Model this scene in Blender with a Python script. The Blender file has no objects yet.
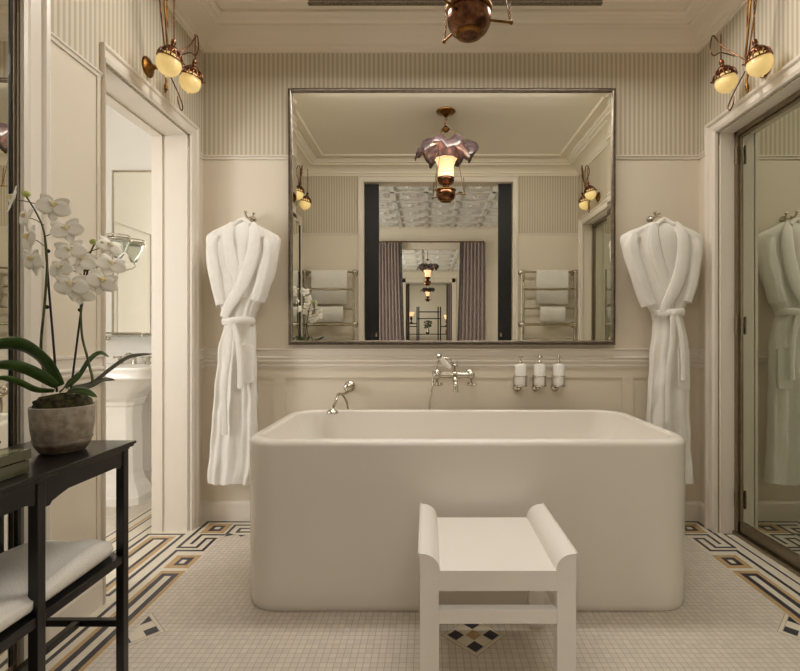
import bpy, math, random
from mathutils import Vector, Matrix
random.seed(7)
PI = math.pi
col = bpy.context.scene.collection
sin, cos = math.sin, math.cos

# ------------------------------------------------------------------ materials
def srgb(r, g, b):
    f = lambda c: (c/255/12.92) if c/255 <= 0.04045 else ((c/255+0.055)/1.055)**2.4
    return (f(r), f(g), f(b), 1)

def mat(name, c, rough=0.5, metal=0.0, noise=0.0, nscale=8.0, bump=0.0, bscale=60.0, coat=0.0, trans=0.0, ior=1.45, sheen=0.0, emit=None, estr=0.0, c2=None, sss=0.0):
    m = bpy.data.materials.new(name); m.use_nodes = True
    nt = m.node_tree; n = nt.nodes; l = nt.links
    p = n['Principled BSDF']
    p.inputs['Base Color'].default_value = c
    p.inputs['Roughness'].default_value = rough
    p.inputs['Metallic'].default_value = metal
    p.inputs['IOR'].default_value = ior
    p.inputs['Coat Weight'].default_value = coat
    p.inputs['Transmission Weight'].default_value = trans
    p.inputs['Sheen Weight'].default_value = sheen
    p.inputs['Subsurface Weight'].default_value = sss
    if emit:
        p.inputs['Emission Color'].default_value = emit
        p.inputs['Emission Strength'].default_value = estr
    tc = n.new('ShaderNodeTexCoord')
    if noise or c2:
        t = n.new('ShaderNodeTexNoise'); t.inputs['Scale'].default_value = nscale; t.inputs['Detail'].default_value = 5
        l.new(tc.outputs['Object'], t.inputs['Vector'])
        mx = n.new('ShaderNodeMix'); mx.data_type = 'RGBA'
        if c2 is None: c2 = tuple(x*(1-noise) for x in c[:3]) + (1,)
        mx.inputs[6].default_value = c; mx.inputs[7].default_value = c2
        r = n.new('ShaderNodeMapRange'); r.inputs[1].default_value = 0.35; r.inputs[2].default_value = 0.65
        l.new(t.outputs['Fac'], r.inputs[0]); l.new(r.outputs[0], mx.inputs[0])
        l.new(mx.outputs[2], p.inputs['Base Color'])
    if bump:
        t2 = n.new('ShaderNodeTexNoise'); t2.inputs['Scale'].default_value = bscale; t2.inputs['Detail'].default_value = 3
        l.new(tc.outputs['Object'], t2.inputs['Vector'])
        b = n.new('ShaderNodeBump'); b.inputs['Strength'].default_value = bump; b.inputs['Distance'].default_value = 0.004
        l.new(t2.outputs['Fac'], b.inputs['Height']); l.new(b.outputs['Normal'], p.inputs['Normal'])
    return m

def stripe_mat(name, axis, ca, cb, period, phase=0.0):
    m = mat(name, ca, 0.75)
    nt = m.node_tree; n = nt.nodes; l = nt.links; p = n['Principled BSDF']
    tc = n.new('ShaderNodeTexCoord'); sp = n.new('ShaderNodeSeparateXYZ'); l.new(tc.outputs['Object'], sp.inputs[0])
    a = n.new('ShaderNodeMath'); a.operation = 'MULTIPLY_ADD'; a.inputs[1].default_value = 2*PI/period; a.inputs[2].default_value = phase
    l.new(sp.outputs[axis], a.inputs[0])
    s = n.new('ShaderNodeMath'); s.operation = 'SINE'; l.new(a.outputs[0], s.inputs[0])
    r = n.new('ShaderNodeMapRange'); r.inputs[1].default_value = -0.35; r.inputs[2].default_value = 0.35; r.interpolation_type = 'SMOOTHSTEP'
    l.new(s.outputs[0], r.inputs[0])
    mx = n.new('ShaderNodeMix'); mx.data_type = 'RGBA'; mx.inputs[6].default_value = ca; mx.inputs[7].default_value = cb
    l.new(r.outputs[0], mx.inputs[0]); l.new(mx.outputs[2], p.inputs['Base Color'])
    return m

def tile_mat(name, c, size, grout, gw=0.09, vary=0.10, rough=0.35, streng=0.5):
    m = mat(name, c, rough)
    nt = m.node_tree; n = nt.nodes; l = nt.links; p = n['Principled BSDF']
    tc = n.new('ShaderNodeTexCoord'); sp = n.new('ShaderNodeSeparateXYZ'); l.new(tc.outputs['Object'], sp.inputs[0])
    masks = []; cells = []
    for ax in (0, 1):
        d = n.new('ShaderNodeMath'); d.operation = 'DIVIDE'; d.inputs[1].default_value = size; l.new(sp.outputs[ax], d.inputs[0])
        f = n.new('ShaderNodeMath'); f.operation = 'FRACT'; l.new(d.outputs[0], f.inputs[0])
        q = n.new('ShaderNodeMath'); q.operation = 'LESS_THAN'; q.inputs[1].default_value = gw; l.new(f.outputs[0], q.inputs[0]); masks.append(q)
        fl = n.new('ShaderNodeMath'); fl.operation = 'FLOOR'; l.new(d.outputs[0], fl.inputs[0]); cells.append(fl)
    mxm = n.new('ShaderNodeMath'); mxm.operation = 'MAXIMUM'; l.new(masks[0].outputs[0], mxm.inputs[0]); l.new(masks[1].outputs[0], mxm.inputs[1])
    cb = n.new('ShaderNodeCombineXYZ'); l.new(cells[0].outputs[0], cb.inputs[0]); l.new(cells[1].outputs[0], cb.inputs[1])
    wn = n.new('ShaderNodeTexWhiteNoise'); wn.noise_dimensions = '2D'; l.new(cb.outputs[0], wn.inputs['Vector'])
    m1 = n.new('ShaderNodeMix'); m1.data_type = 'RGBA'; m1.inputs[6].default_value = c
    m1.inputs[7].default_value = tuple(x*(1-vary) for x in c[:3]) + (1,); l.new(wn.outputs['Value'], m1.inputs[0])
    m2 = n.new('ShaderNodeMix'); m2.data_type = 'RGBA'; m2.inputs[7].default_value = grout
    l.new(m1.outputs[2], m2.inputs[6])
    ms = n.new('ShaderNodeMath'); ms.operation = 'MULTIPLY'; ms.inputs[1].default_value = streng; l.new(mxm.outputs[0], ms.inputs[0])
    l.new(ms.outputs[0], m2.inputs[0])
    l.new(m2.outputs[2], p.inputs['Base Color'])
    b = n.new('ShaderNodeBump'); b.invert = True; b.inputs['Strength'].default_value = 0.25; b.inputs['Distance'].default_value = 0.001
    l.new(mxm.outputs[0], b.inputs['Height']); l.new(b.outputs['Normal'], p.inputs['Normal'])
    return m

M = {}
M['panel'] = mat('cream_panel_paint', srgb(227,217,199), 0.5, noise=0.03, nscale=2)
M['trimp'] = mat('cream_gloss_paint', srgb(232,224,212), 0.32, noise=0.02, nscale=3)
M['ceil'] = mat('ceiling_paint', srgb(237,229,213), 0.8, noise=0.03, nscale=2)
M['wpx'] = stripe_mat('striped_wallpaper_x', 0, srgb(214,205,186), srgb(189,178,157), 0.0276)
M['wpy'] = stripe_mat('striped_wallpaper_y', 1, srgb(214,205,186), srgb(189,178,157), 0.0276)
M['tub'] = mat('white_enamel', srgb(236,230,221), 0.22, coat=0.3, noise=0.02, nscale=2)
M['stool'] = mat('white_stool_paint', srgb(236,231,224), 0.35, noise=0.02, nscale=4)
M['porc'] = mat('white_porcelain', srgb(245,243,238), 0.12, coat=0.6, noise=0.01)
M['black'] = mat('black_lacquer', srgb(19,17,18), 0.28, coat=0.25, noise=0.25, nscale=14)
M['doorblack'] = mat('black_door_paint', srgb(24,24,28), 0.5, noise=0.2, nscale=5)
M['chrome'] = mat('polished_nickel', srgb(205,198,184), 0.12, 1.0, noise=0.05, nscale=20)
M['steel'] = mat('brushed_metal_frame', srgb(150,138,120), 0.32, 1.0, noise=0.12, nscale=25)
M['silver'] = mat('antique_silver_leaf', srgb(150,140,128), 0.3, 0.9, noise=0.30, nscale=35, bump=0.15, bscale=90)
M['mirror'] = mat('mirror_glass', srgb(243,243,236), 0.004, 1.0)
M['greenglass'] = mat('tinted_door_glass', srgb(206,209,196), 0.01, 1.0)
M['brass'] = mat('aged_brass', srgb(150,108,52), 0.3, 1.0, c2=srgb(98,64,34), nscale=30, bump=0.3, bscale=120)
M['copper'] = mat('dark_copper', srgb(146,102,76), 0.25, 1.0, c2=srgb(82,54,42), nscale=24, bump=0.3, bscale=80)
M['globe'] = mat('opal_glass', srgb(236,216,160), 0.2, coat=0.5, noise=0.06, nscale=18, emit=srgb(255,214,130), estr=0.34)
M['glow'] = mat('lit_frosted_glass', srgb(255,225,185), 0.3, emit=srgb(255,205,150), estr=1.0, noise=0.12, nscale=30)
M['smoke'] = mat('amethyst_ruffled_glass', srgb(92,74,76), 0.3, coat=0.4, c2=srgb(50,38,42), nscale=16)
M['robe'] = mat('white_terry', srgb(243,240,233), 0.95, sheen=0.4, noise=0.03, nscale=30, bump=0.5, bscale=260)
M['towel'] = mat('white_towel', srgb(232,228,220), 0.95, sheen=0.4, noise=0.04, nscale=30, bump=0.5, bscale=200)
M['pot'] = mat('crackle_stoneware', srgb(162,150,134), 0.45, coat=0.15, c2=srgb(126,114,98), nscale=45, bump=0.3, bscale=70)
M['potband'] = mat('brown_stoneware_band', srgb(118,102,84), 0.5, coat=0.1, c2=srgb(72,58,46), nscale=40)
M['moss'] = mat('dark_moss', srgb(70,66,30), 0.95, c2=srgb(32,28,16), nscale=60, bump=1.0, bscale=90)
M['leaf'] = mat('orchid_leaf', srgb(66,92,34), 0.35, c2=srgb(38,60,22), nscale=14, coat=0.2)
M['leafgrey'] = mat('orchid_leaf_dull', srgb(92,92,78), 0.4, c2=srgb(60,62,48), nscale=14, coat=0.2)
M['stem'] = mat('orchid_stem', srgb(84,92,42), 0.5, c2=srgb(52,48,26), nscale=20)
M['stick'] = mat('dark_support_cane', srgb(38,28,24), 0.6, noise=0.2)
M['petal'] = mat('orchid_petal', srgb(246,242,232), 0.6, noise=0.03, nscale=20, sss=0.0, sheen=0.2)
M['lip'] = mat('orchid_lip', srgb(228,206,140), 0.5, c2=srgb(240,236,220), nscale=60)
M['bud'] = mat('orchid_bud', srgb(176,184,96), 0.5, noise=0.1)
M['box'] = mat('olive_lacquer', srgb(92,90,66), 0.12, coat=0.8, c2=srgb(70,72,50), nscale=5)
M['boxtop'] = mat('pale_lid_inset', srgb(170,172,140), 0.1, coat=0.6, noise=0.1)
M['curt'] = mat('mauve_grey_velvet', srgb(172,156,154), 0.9, sheen=0.5, noise=0.08, nscale=20)
M['curttrim'] = mat('grey_check_trim', srgb(110,106,104), 0.9, c2=srgb(60,58,58), nscale=60)
M['hall'] = mat('hall_wall_paint', srgb(234,227,212), 0.6, noise=0.02)
M['white'] = mat('ensuite_white_paint', srgb(240,238,234), 0.5, noise=0.02)
M['tin'] = mat('pressed_metal_ceiling', srgb(228,228,224), 0.3, noise=0.03, nscale=4)
M['wood'] = mat('oak_boards', srgb(130,104,76), 0.4, c2=srgb(104,80,56), nscale=3)
M['vent'] = mat('ceiling_grille', srgb(150,138,116), 0.6, c2=srgb(104,94,76), nscale=90)
M['glass'] = mat('clear_glass', srgb(240,243,238), 0.05, trans=0.9, ior=1.3)
M['foliage'] = mat('bouquet_green', srgb(62,78,44), 0.7, c2=srgb(150,156,120), nscale=40)
M['orange'] = mat('terracotta_glaze', srgb(196,104,66), 0.4, noise=0.1)
M['greyp'] = mat('grey_ceiling_paint', srgb(176,172,158), 0.7, noise=0.03)
G = srgb(128,116,98)
M['t_cream'] = tile_mat('cream_mosaic', srgb(220,210,197), 0.0245, G, 0.10, 0.10, 0.35, 0.48)
M['t_white'] = tile_mat('ivory_mosaic', srgb(226,218,200), 0.01225, G, 0.10, 0.06, 0.35, 0.22)
M['t_navy'] = tile_mat('navy_mosaic', srgb(50,49,64), 0.01225, G, 0.10, 0.15, 0.3, 0.22)
M['t_ochre'] = tile_mat('ochre_mosaic', srgb(196,164,118), 0.01225, G, 0.10, 0.12, 0.35, 0.25)
M['t_plain'] = mat('ivory_inlay', srgb(224,215,196), 0.35, noise=0.04)

# ------------------------------------------------------------------ mesh helpers
class MB:
    def __init__(s): s.v = []; s.f = []; s.m = []; s.sm = []
    def add(s, v, f, m=0, smooth=False):
        o = len(s.v); s.v += [tuple(p) for p in v]
        for q in f: s.f.append(tuple(o+i for i in q)); s.m.append(m); s.sm.append(smooth)
        return s
    def box(s, x0, x1, y0, y1, z0, z1, m=0):
        v = [(x,y,z) for z in (z0,z1) for y in (y0,y1) for x in (x0,x1)]
        return s.add(v, [(0,2,3,1),(4,5,7,6),(0,1,5,4),(2,6,7,3),(0,4,6,2),(1,3,7,5)], m)
    def rings(s, rings, m=0, smooth=True, cap0=True, cap1=True, closed=False):
        n = len(rings[0]); v = [p for r in rings for p in r]; f = []
        k = len(rings)
        for i in range(k if closed else k-1):
            a = i*n; b = ((i+1) % k)*n
            for j in range(n):
                f.append((a+j, a+(j+1) % n, b+(j+1) % n, b+j))
        s.add(v, f, m, smooth)
        if not closed:
            if cap0: s.add(rings[0], [tuple(range(n))[::-1]], m)
            if cap1: s.add(rings[-1], [tuple(range(n))], m)
        return s
    def lathe(s, prof, c=(0,0,0), n=24, R=None, m=0, smooth=True, wav=None):
        rs = []
        for (r, z) in prof:
            ring = []
            for j in range(n):
                a = 2*PI*j/n
                rr = r if not wav else r*(1+wav(a, z))
                p = Vector((max(rr,1e-5)*cos(a), max(rr,1e-5)*sin(a), z))
                if R: p = R @ p
                ring.append((p.x+c[0], p.y+c[1], p.z+c[2]))
            rs.append(ring)
        return s.rings(rs, m, smooth)
    def tube(s, pts, r, n=8, m=0, closed=False, sx=1.0):
        P = [Vector(p) for p in pts]; k = len(P); rs = []
        up = None
        for i in range(k):
            if closed: t = P[(i+1) % k]-P[i-1]
            else: t = P[min(i+1,k-1)]-P[max(i-1,0)]
            if t.length < 1e-9: t = Vector((0,0,1))
            t.normalize()
            if up is None:
                up = Vector((0,0,1)) if abs(t.z) < 0.9 else Vector((1,0,0))
            u = up - t*up.dot(t)
            if u.length < 1e-6: u = Vector((0,1,0)) - t*t.y
            u.normalize(); up = u; w = t.cross(u)
            rr = r[i] if isinstance(r, (list,tuple)) else r
            rs.append([tuple(P[i]+u*rr*cos(2*PI*j/n)+w*rr*sx*sin(2*PI*j/n)) for j in range(n)])
        return s.rings(rs, m, True, closed=closed)
    def ball(s, c, r, n=16, k=10, m=0, sc=(1,1,1), R=None):
        rs = []
        for i in range(k+1):
            a = PI*i/k; rr = max(sin(a), 1e-3)
            ring = []
            for j in range(n):
                p = Vector((rr*cos(2*PI*j/n)*sc[0], rr*sin(2*PI*j/n)*sc[1], -cos(a)*sc[2]))*r
                if R: p = R @ p
                ring.append((p.x+c[0], p.y+c[1], p.z+c[2]))
            rs.append(ring)
        return s.rings(rs, m)
    def cyl(s, p0, p1, r, n=16, m=0, r1=None):
        return s.tube([p0, p1], [r, r if r1 is None else r1], n, m)
    def prism(s, poly, axis, a, b, m=0, smooth=False):
        # poly in the other two axes, extruded from a to b along axis
        def P(u, w, t):
            return {0:(t,u,w), 1:(u,t,w), 2:(u,w,t)}[axis]
        return s.rings([[P(u,w,a) for u,w in poly],[P(u,w,b) for u,w in poly]], m, smooth)
    def build(s, name, mats, parent=None, bevel=0.0, smooth_all=False, label=None):
        me = bpy.data.meshes.new(name)
        o = parent['_o'] if isinstance(parent, dict) else (world_org(parent) if parent else (0,0,0))
        me.from_pydata([(x-o[0], y-o[1], z-o[2]) for x,y,z in s.v], [], s.f)
        if not isinstance(mats, (list,tuple)): mats = [mats]
        for q in mats: me.materials.append(q)
        for i, p in enumerate(me.polygons):
            p.material_index = s.m[i]; p.use_smooth = s.sm[i] or smooth_all
        import bmesh
        bm = bmesh.new(); bm.from_mesh(me)
        bmesh.ops.recalc_face_normals(bm, faces=bm.faces); bm.to_mesh(me); bm.free()
        ob = bpy.data.objects.new(name, me); col.objects.link(ob)
        if parent is not None: ob.parent = parent
        if bevel:
            bv = ob.modifiers.new('edge', 'BEVEL'); bv.width = bevel; bv.segments = 2; bv.limit_method = 'ANGLE'; bv.angle_limit = 0.7
        if label: ob['label'] = label
        return ob

def world_org(o):
    v = Vector((0,0,0))
    while o is not None: v = v + o.location; o = o.parent
    return tuple(v)

def struct(mb, name, mats, bevel=0.0):
    o = mb.build(name, mats, None, bevel); o['kind'] = 'structure'; return o

def thing(name, label, cat, loc, group=None, rot=None):
    o = bpy.data.objects.new(name, None); col.objects.link(o); o.location = loc
    o.empty_display_size = 0.05
    o['label'] = label; o['category'] = cat
    if group: o['group'] = group
    if rot: o.rotation_euler = rot
    return o

def tag(o, label, cat, group=None, kind=None):
    o['label'] = label; o['category'] = cat
    if group: o['group'] = group
    if kind: o['kind'] = kind
    return o

def copy_tree(o, parent=None):
    c = o.copy(); col.objects.link(c)
    if parent is not None: c.parent = parent
    for ch in [x for x in bpy.data.objects if x.parent == o]: copy_tree(ch, c)
    return c

def spline(pts, n=8, closed=False):
    P = [Vector(p) for p in pts]; out = []
    k = len(P)
    for i in range(k if closed else k-1):
        if closed: a,b,c,d = P[i-1],P[i],P[(i+1)%k],P[(i+2)%k]
        else: a,b,c,d = P[max(i-1,0)],P[i],P[i+1],P[min(i+2,k-1)]
        for j in range(n):
            t = j/n
            out.append(0.5*((2*b)+(-a+c)*t+(2*a-5*b+4*c-d)*t*t+(-a+3*b-3*c+d)*t**3))
    if not closed: out.append(P[-1])
    return out

CX, HY, F, CZ = 427.6, 335.5, 475.0, 1.115
def at(px, py, y):
    return Vector(((px-CX)*y/F, y, CZ-(py-HY)*y/F))

def chain(mb, p0, p1, link=0.014, r=0.0014):
    p0 = Vector(p0); p1 = Vector(p1); n = max(2, int((p1-p0).length/(link*0.78)))
    d = (p1-p0).normalized(); a = Vector((1,0,0)) if abs(d.x) < 0.8 else Vector((0,1,0))
    u = d.cross(a).normalized(); w = d.cross(u)
    for i in range(n):
        c = p0+(p1-p0)*((i+0.5)/n); s = u if i % 2 else w
        mb.tube([c+d*link*0.55*cos(t)+s*link*0.3*sin(t) for t in [2*PI*k/8 for k in range(8)]], r, 4, closed=True)

# ------------------------------------------------------------------ dimensions
XL, XR, YB, YR = -1.357, 1.638, 2.869, 0.49      # bathroom inner faces
RT = 0.15                                         # rear wall thickness
ZD, ZC, ZW = 2.19, 2.955, 2.82                    # dado top, ceiling, cornice bottom

# ------------------------------------------------------------------ floor with inlaid mosaic pattern
U = 0.01225
rects = []   # x0,x1,y0,y1,mat
CR, WH, NV, OC = 0, 1, 2, 3
def side_border(side):
    ox = (XL+0.041) if side == 0 else (XR-0.024)
    sg = 1 if side == 0 else -1
    def R(b0, b1, s0, s1, m):
        xa, xb = ox+sg*b0*U, ox+sg*b1*U
        rects.append((min(xa,xb), max(xa,xb), 2.842-s1*U, 2.842-s0*U, m))
    def B(b0, b1, s0, s1, m):   # back band: along x
        R(s0, s1, b0, b1, m)
    def line(pts, fn):
        for (a,b),(c,d) in zip(pts, pts[1:]):
            fn(min(a,c)-0.75, max(a,c)+0.75, min(b,d)-0.75, max(b,d)+0.75, NV)
    R(-4, 14, -4, 300, WH)
    B(-4, 14, 0, 125, WH)
    # corner square
    R(2.5, 13.5, 2, 13, OC); R(5, 11, 4.5, 10.5, NV); R(6.8, 9.2, 6.3, 8.7, WH)
    for fn in (R, B):
        line([(0,0),(0,28),(8,28),(8,19),(12,19)], fn)
        line([(12,19),(12,31),(1,31)], fn)
        line([(14,15),(4,15),(4,24)], fn)
        line([(1,31),(1,300 if fn is R else 125)], fn)
        fn(4, 14, 35, 46, OC); fn(6.3, 11.7, 37.3, 43.7, NV); fn(8, 10, 39, 42, WH)
    L1 = 180
    R(4.2, 14, 48, L1, OC); R(5.8, 12.4, 50, L1-2, NV); R(7.8, 10.4, 52, L1-4, WH)
    B(4.2, 14, 48, 110, OC); B(5.8, 12.4, 50, 108, NV); B(7.8, 10.4, 52, 106, WH)
side_border(0); side_border(1)
# threshold carpets in the two wall openings
rects.append((-1.557-0.02, -1.33, 1.985, 2.712, WH))
def nest(x0, x1, y0, y1):
    for i, (ins, m) in enumerate([(0,NV),(1.5,WH),(3,OC),(5,NV),(6.5,WH)]):
        rects.append((x0+ins*U, x1-ins*U, y0+ins*U, y1-ins*U, m))
nest(-1.575, -1.362, 2.03, 2.675)
rects.append((1.638, 1.75, 0.62, 2.71, WH))
for r in [(1.662,1.674,0.7,2.672,NV),(1.662,1.75,2.66,2.672,NV)]: rects.append(r)
# ensuite border lines
rects.append((-1.80, -1.577, 0.6, 3.45, WH))
for xa, xb, m in [(-1.625,-1.613,NV),(-1.70,-1.688,NV),(-1.725,-1.708,OC),(-1.785,-1.772,NV)]:
    rects.append((xa, xb, 0.6, 3.44, m))
rects.append((-3.0, -1.6, 3.40, 3.412, NV))

def rasterise(X0, X1, Y0, Y1):
    V = U/2; nx = int(round((X1-X0)/V)); ny = int(round((Y1-Y0)/V))
    g = [[0]*ny for _ in range(nx)]
    for (a,b,c,d,m) in rects:
        i0 = max(0, int(round((a-X0)/V))); i1 = min(nx, max(i0+1, int(round((b-X0)/V))))
        j0 = max(0, int(round((c-Y0)/V))); j1 = min(ny, max(j0+1, int(round((d-Y0)/V))))
        for i in range(i0, i1):
            gi = g[i]
            for j in range(j0, j1): gi[j] = m
    return g, nx, ny
FX0, FX1, FY0, FY1 = -3.05, 1.80, 0.34, 3.50
g, nx, ny = rasterise(FX0, FX1, FY0, FY1)
fl = MB()
for i in range(nx):
    j = 0
    while j < ny:
        k = j
        while k < ny and g[i][k] == g[i][j]: k += 1
        xa, xb = FX0+i*U/2, FX0+(i+1)*U/2
        fl.add([(xa,FY0+j*U/2,0),(xb,FY0+j*U/2,0),(xb,FY0+k*U/2,0),(xa,FY0+k*U/2,0)], [(0,1,2,3)], g[i][j])
        j = k
def diamond(cx, cy, t=0.046, lim=None):
    h = t*math.sqrt(0.5)
    def dq(x, y, r, z, m):
        P = [(x-r,y),(x,y-r),(x+r,y),(x,y+r)]
        if lim:
            sg, lx = lim; Q = []
            for (a, b), (c, d) in zip(P, P[1:]+P[:1]):
                ia, ic = sg*(a-lx) >= 0, sg*(c-lx) >= 0
                if ia: Q.append((a, b))
                if ia != ic: Q.append((lx, b+(d-b)*(lx-a)/(c-a)))
            P = Q
        if len(P) >= 3: fl.add([(a,b,z) for a, b in P], [tuple(range(len(P)))], m)
    dq(cx, cy, 3.65*h, 0.0004, 6); dq(cx, cy, 3.52*h, 0.0008, 5); dq(cx, cy, 3.05*h, 0.0012, 6); dq(cx, cy, 2.97*h, 0.0016, 5)
    for dx, dy, m in ([(0,0,3)] if not lim else [])+[(2*h,0,2),(-2*h,0,2),(0,2*h,2),(0,-2*h,2)]:
        dq(cx+dx, cy+dy, h*0.93, 0.0022, m)
diamond(0.170, 1.765)
for sx in (0, 1):
    diamond(-1.106 if sx == 0 else 1.434, 1.789, lim=(1, -1.106) if sx == 0 else (-1, 1.434))
    # small inward triangles by the corner
    sg = 1 if sx == 0 else -1
    bx = (XL+0.041)+15.5*U if sx == 0 else XR-0.024-15.5*U
    fl.add([(bx,2.68-0.05,0.001),(bx+sg*0.045,2.68-0.02,0.001),(bx,2.68+0.0,0.001)], [(0,1,2)], 2)
    fl.add([(bx+sg*0.07,2.655,0.001),(bx+sg*0.09,2.63,0.001),(bx+sg*0.11,2.655,0.001)], [(0,1,2)], 2)
fl.box(FX0, FX1, FY0, FY1, -0.08, -0.002, 5)
struct(fl, 'floor', [M['t_cream'], M['t_white'], M['t_navy'], M['t_ochre'], mat('grout_line', G, 0.8, noise=0.05), M['t_plain'], mat('pale_grout_line', srgb(178,168,150), 0.8, noise=0.05)])

# ------------------------------------------------------------------ walls
PAN = [M['panel'], M['wpx'], M['white']]
PANY = [M['panel'], M['wpy'], M['white']]
def wall_piece(mb, x0, x1, y0, y1, z0, z1, split=ZD, hi=1, lo=0):
    if z0 < split < z1:
        mb.box(x0,x1,y0,y1,z0,split,lo); mb.box(x0,x1,y0,y1,split,z1,hi)
    else: mb.box(x0,x1,y0,y1,z0,z1, lo if z1 <= split+1e-6 else hi)
w = MB(); wall_piece(w, XL-0.02, XR+0.02, YB, YB+0.1, 0, ZC+0.05); struct(w, 'wall_back', PAN)
# left wall: ensuite doorway and mirrored recess
XLo = XL-0.2
D0, D1, DZ = 1.985, 2.712, 2.262
m0, m1, mz = 0.70, 1.581, 2.27
w = MB()
wall_piece(w, XLo, XL, D1, YB+0.1, 0, ZC+0.05)
wall_piece(w, XLo, XL, m1, D0, 0, ZC+0.05)
wall_piece(w, XLo, XL, 0.34, m0, 0, ZC+0.05)
wall_piece(w, XLo, XL, D0, D1, DZ, ZC+0.05)
wall_piece(w, XLo, XL, m0, m1, mz, ZC+0.05)
w.box(XLo, XL-0.08, m0, m1, 0, mz, 0)
struct(w, 'wall_left', PANY)
# right wall with glass door opening
g0, g1, gz = 0.66, 2.68, 2.262
w = MB()
wall_piece(w, XR, XR+0.16, g1, YB+0.1, 0, ZC+0.05)
wall_piece(w, XR, XR+0.16, 0.34, g0, 0, ZC+0.05)
wall_piece(w, XR, XR+0.16, g0, g1, gz, ZC+0.05)
w.box(XR+0.135, XR+0.16, g0, g1, 0, gz, 0)
struct(w, 'wall_right', PANY)
# rear wall with wide opening
ra, rb, rz = -0.692, 0.925, 2.755
w = MB()
wall_piece(w, XL-0.2, ra, YR-RT, YR, 0, ZC+0.25)
wall_piece(w, rb, XR+0.16, YR-RT, YR, 0, ZC+0.25)
wall_piece(w, ra, rb, YR-RT, YR, rz, ZC+0.25)
struct(w, 'wall_rear', PAN)

# profile helpers: closed loop around a rectangle, p = projection inward, z
def loop_mould(mb, x0, x1, y0, y1, prof, m=0):
    rs = []
    for (cx, cy, dx, dy) in [(x0,y0,1,1),(x1,y0,-1,1),(x1,y1,-1,-1),(x0,y1,1,-1)]:
        rs.append([(cx+dx*p, cy+dy*p, z) for p, z in prof])
    mb.rings(rs, m, False, closed=True)
corn = [(0,ZW),(0.012,ZW),(0.014,ZW+0.016),(0.024,ZW+0.022)]
for i in range(9):
    a = i/8*PI/2; corn.append((0.026+0.10*(1-cos(a)), ZW+0.026+0.052*sin(a)))
corn += [(0.134,ZW+0.080),(0.134,ZW+0.092),(0.165,ZW+0.098),(0.170,ZW+0.108),(0.184,ZW+0.110),(0.192,ZW+0.118),(0.192,ZC+0.01),(0,ZC+0.01)]
w = MB(); loop_mould(w, XL, XR, YR, YB, corn); struct(w, 'trim_1', M['ceil'])
w = MB(); w.box(XL-0.2, XR+0.16, YR-0.1, YB+0.1, ZC, ZC+0.08)
struct(w, 'ceiling', M['ceil'])
# raised ceiling fillet rectangle
w = MB(); loop_mould(w, XL+0.26, XR-0.26, YR+0.26, YB-0.26, [(0,ZC+0.002),(0,ZC-0.010),(0.012,ZC-0.016),(0.024,ZC-0.010),(0.024,ZC+0.002)])
struct(w, 'trim_2', M['ceil'])

# dado cap, chair rail, baseboard as straight runs
def run(mb, wall, a, b, prof, m=0):
    if wall == 'back': poly = [(YB-p, z) for p, z in prof]; mb.prism(poly, 0, a, b, m)
    if wall == 'rear': poly = [(YR+p, z) for p, z in prof]; mb.prism(poly, 0, a, b, m)
    if wall == 'left': poly = [(XL+p, z) for p, z in prof]; mb.prism(poly, 1, a, b, m)
    if wall == 'right': poly = [(XR-p, z) for p, z in prof]; mb.prism(poly, 1, a, b, m)
cap = [(0,ZD-0.012),(0.006,ZD-0.012),(0.008,ZD),(0.014,ZD+0.004),(0.014,ZD+0.010),(0,ZD+0.012)]
rail = [(0,0.916),(0.008,0.916),(0.010,0.926),(0.016,0.930),(0.016,0.940),(0.011,0.943),(0.011,0.949),(0.020,0.953),(0.022,0.962),(0.014,0.966),(0.014,0.974),(0.020,0.978),(0.020,0.984),(0.010,0.990),(0.010,1.022),(0.016,1.028),(0.016,1.036),(0,1.038)]
base = [(0,0),(0.012,0),(0.012,0.10),(0.008,0.112),(0.004,0.118),(0,0.12)]
segs = {'back': [(XL, XR)], 'rear': [(XL, ra-0.065), (rb+0.065, XR)], 'left': [(D1+0.077, YB), (m1+0.10, D0-0.018), (YR, m0-0.08)], 'right': [(g1+0.08, YB), (YR, g0-0.08)]}
i = 3
for wl in ('back','rear','left','right'):
    w = MB()
    for a, b in segs[wl]: run(w, wl, a, b, cap); run(w, wl, a, b, rail)
    struct(w, 'trim_%d' % i, M['trimp']); i += 1
    w = MB()
    for a, b in segs[wl]: run(w, wl, a, b, base)
    struct(w, 'baseboard_%s' % wl, M['trimp'])

# raised stiles below the chair rail and on the upper panels (one mesh per wall)
w = MB()
for xa, xb in [(XL, -1.27), (-0.93,-0.86), (1.17,1.24), (1.56, XR)]:
    w.box(xa, xb, YB-0.007, YB+0.001, 0.12, 0.917)
w.box(XL, XR, YB-0.0065, YB+0.001, 0.12, 0.22); w.box(XL, XR, YB-0.0065, YB+0.001, 0.86, 0.917)
struct(w, 'trim_7', M['panel'])
w = MB()
a, b = m1+0.10, D0-0.018
for z0, z1 in [(0.12,0.20),(0.85,0.917)]: w.box(XL-0.001, XL+0.004, a, b, z0, z1)
w.box(XL-0.001, XL+0.005, b-0.022, b, 0.12, 2.18)
struct(w, 'trim_8', M['panel'])

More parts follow.
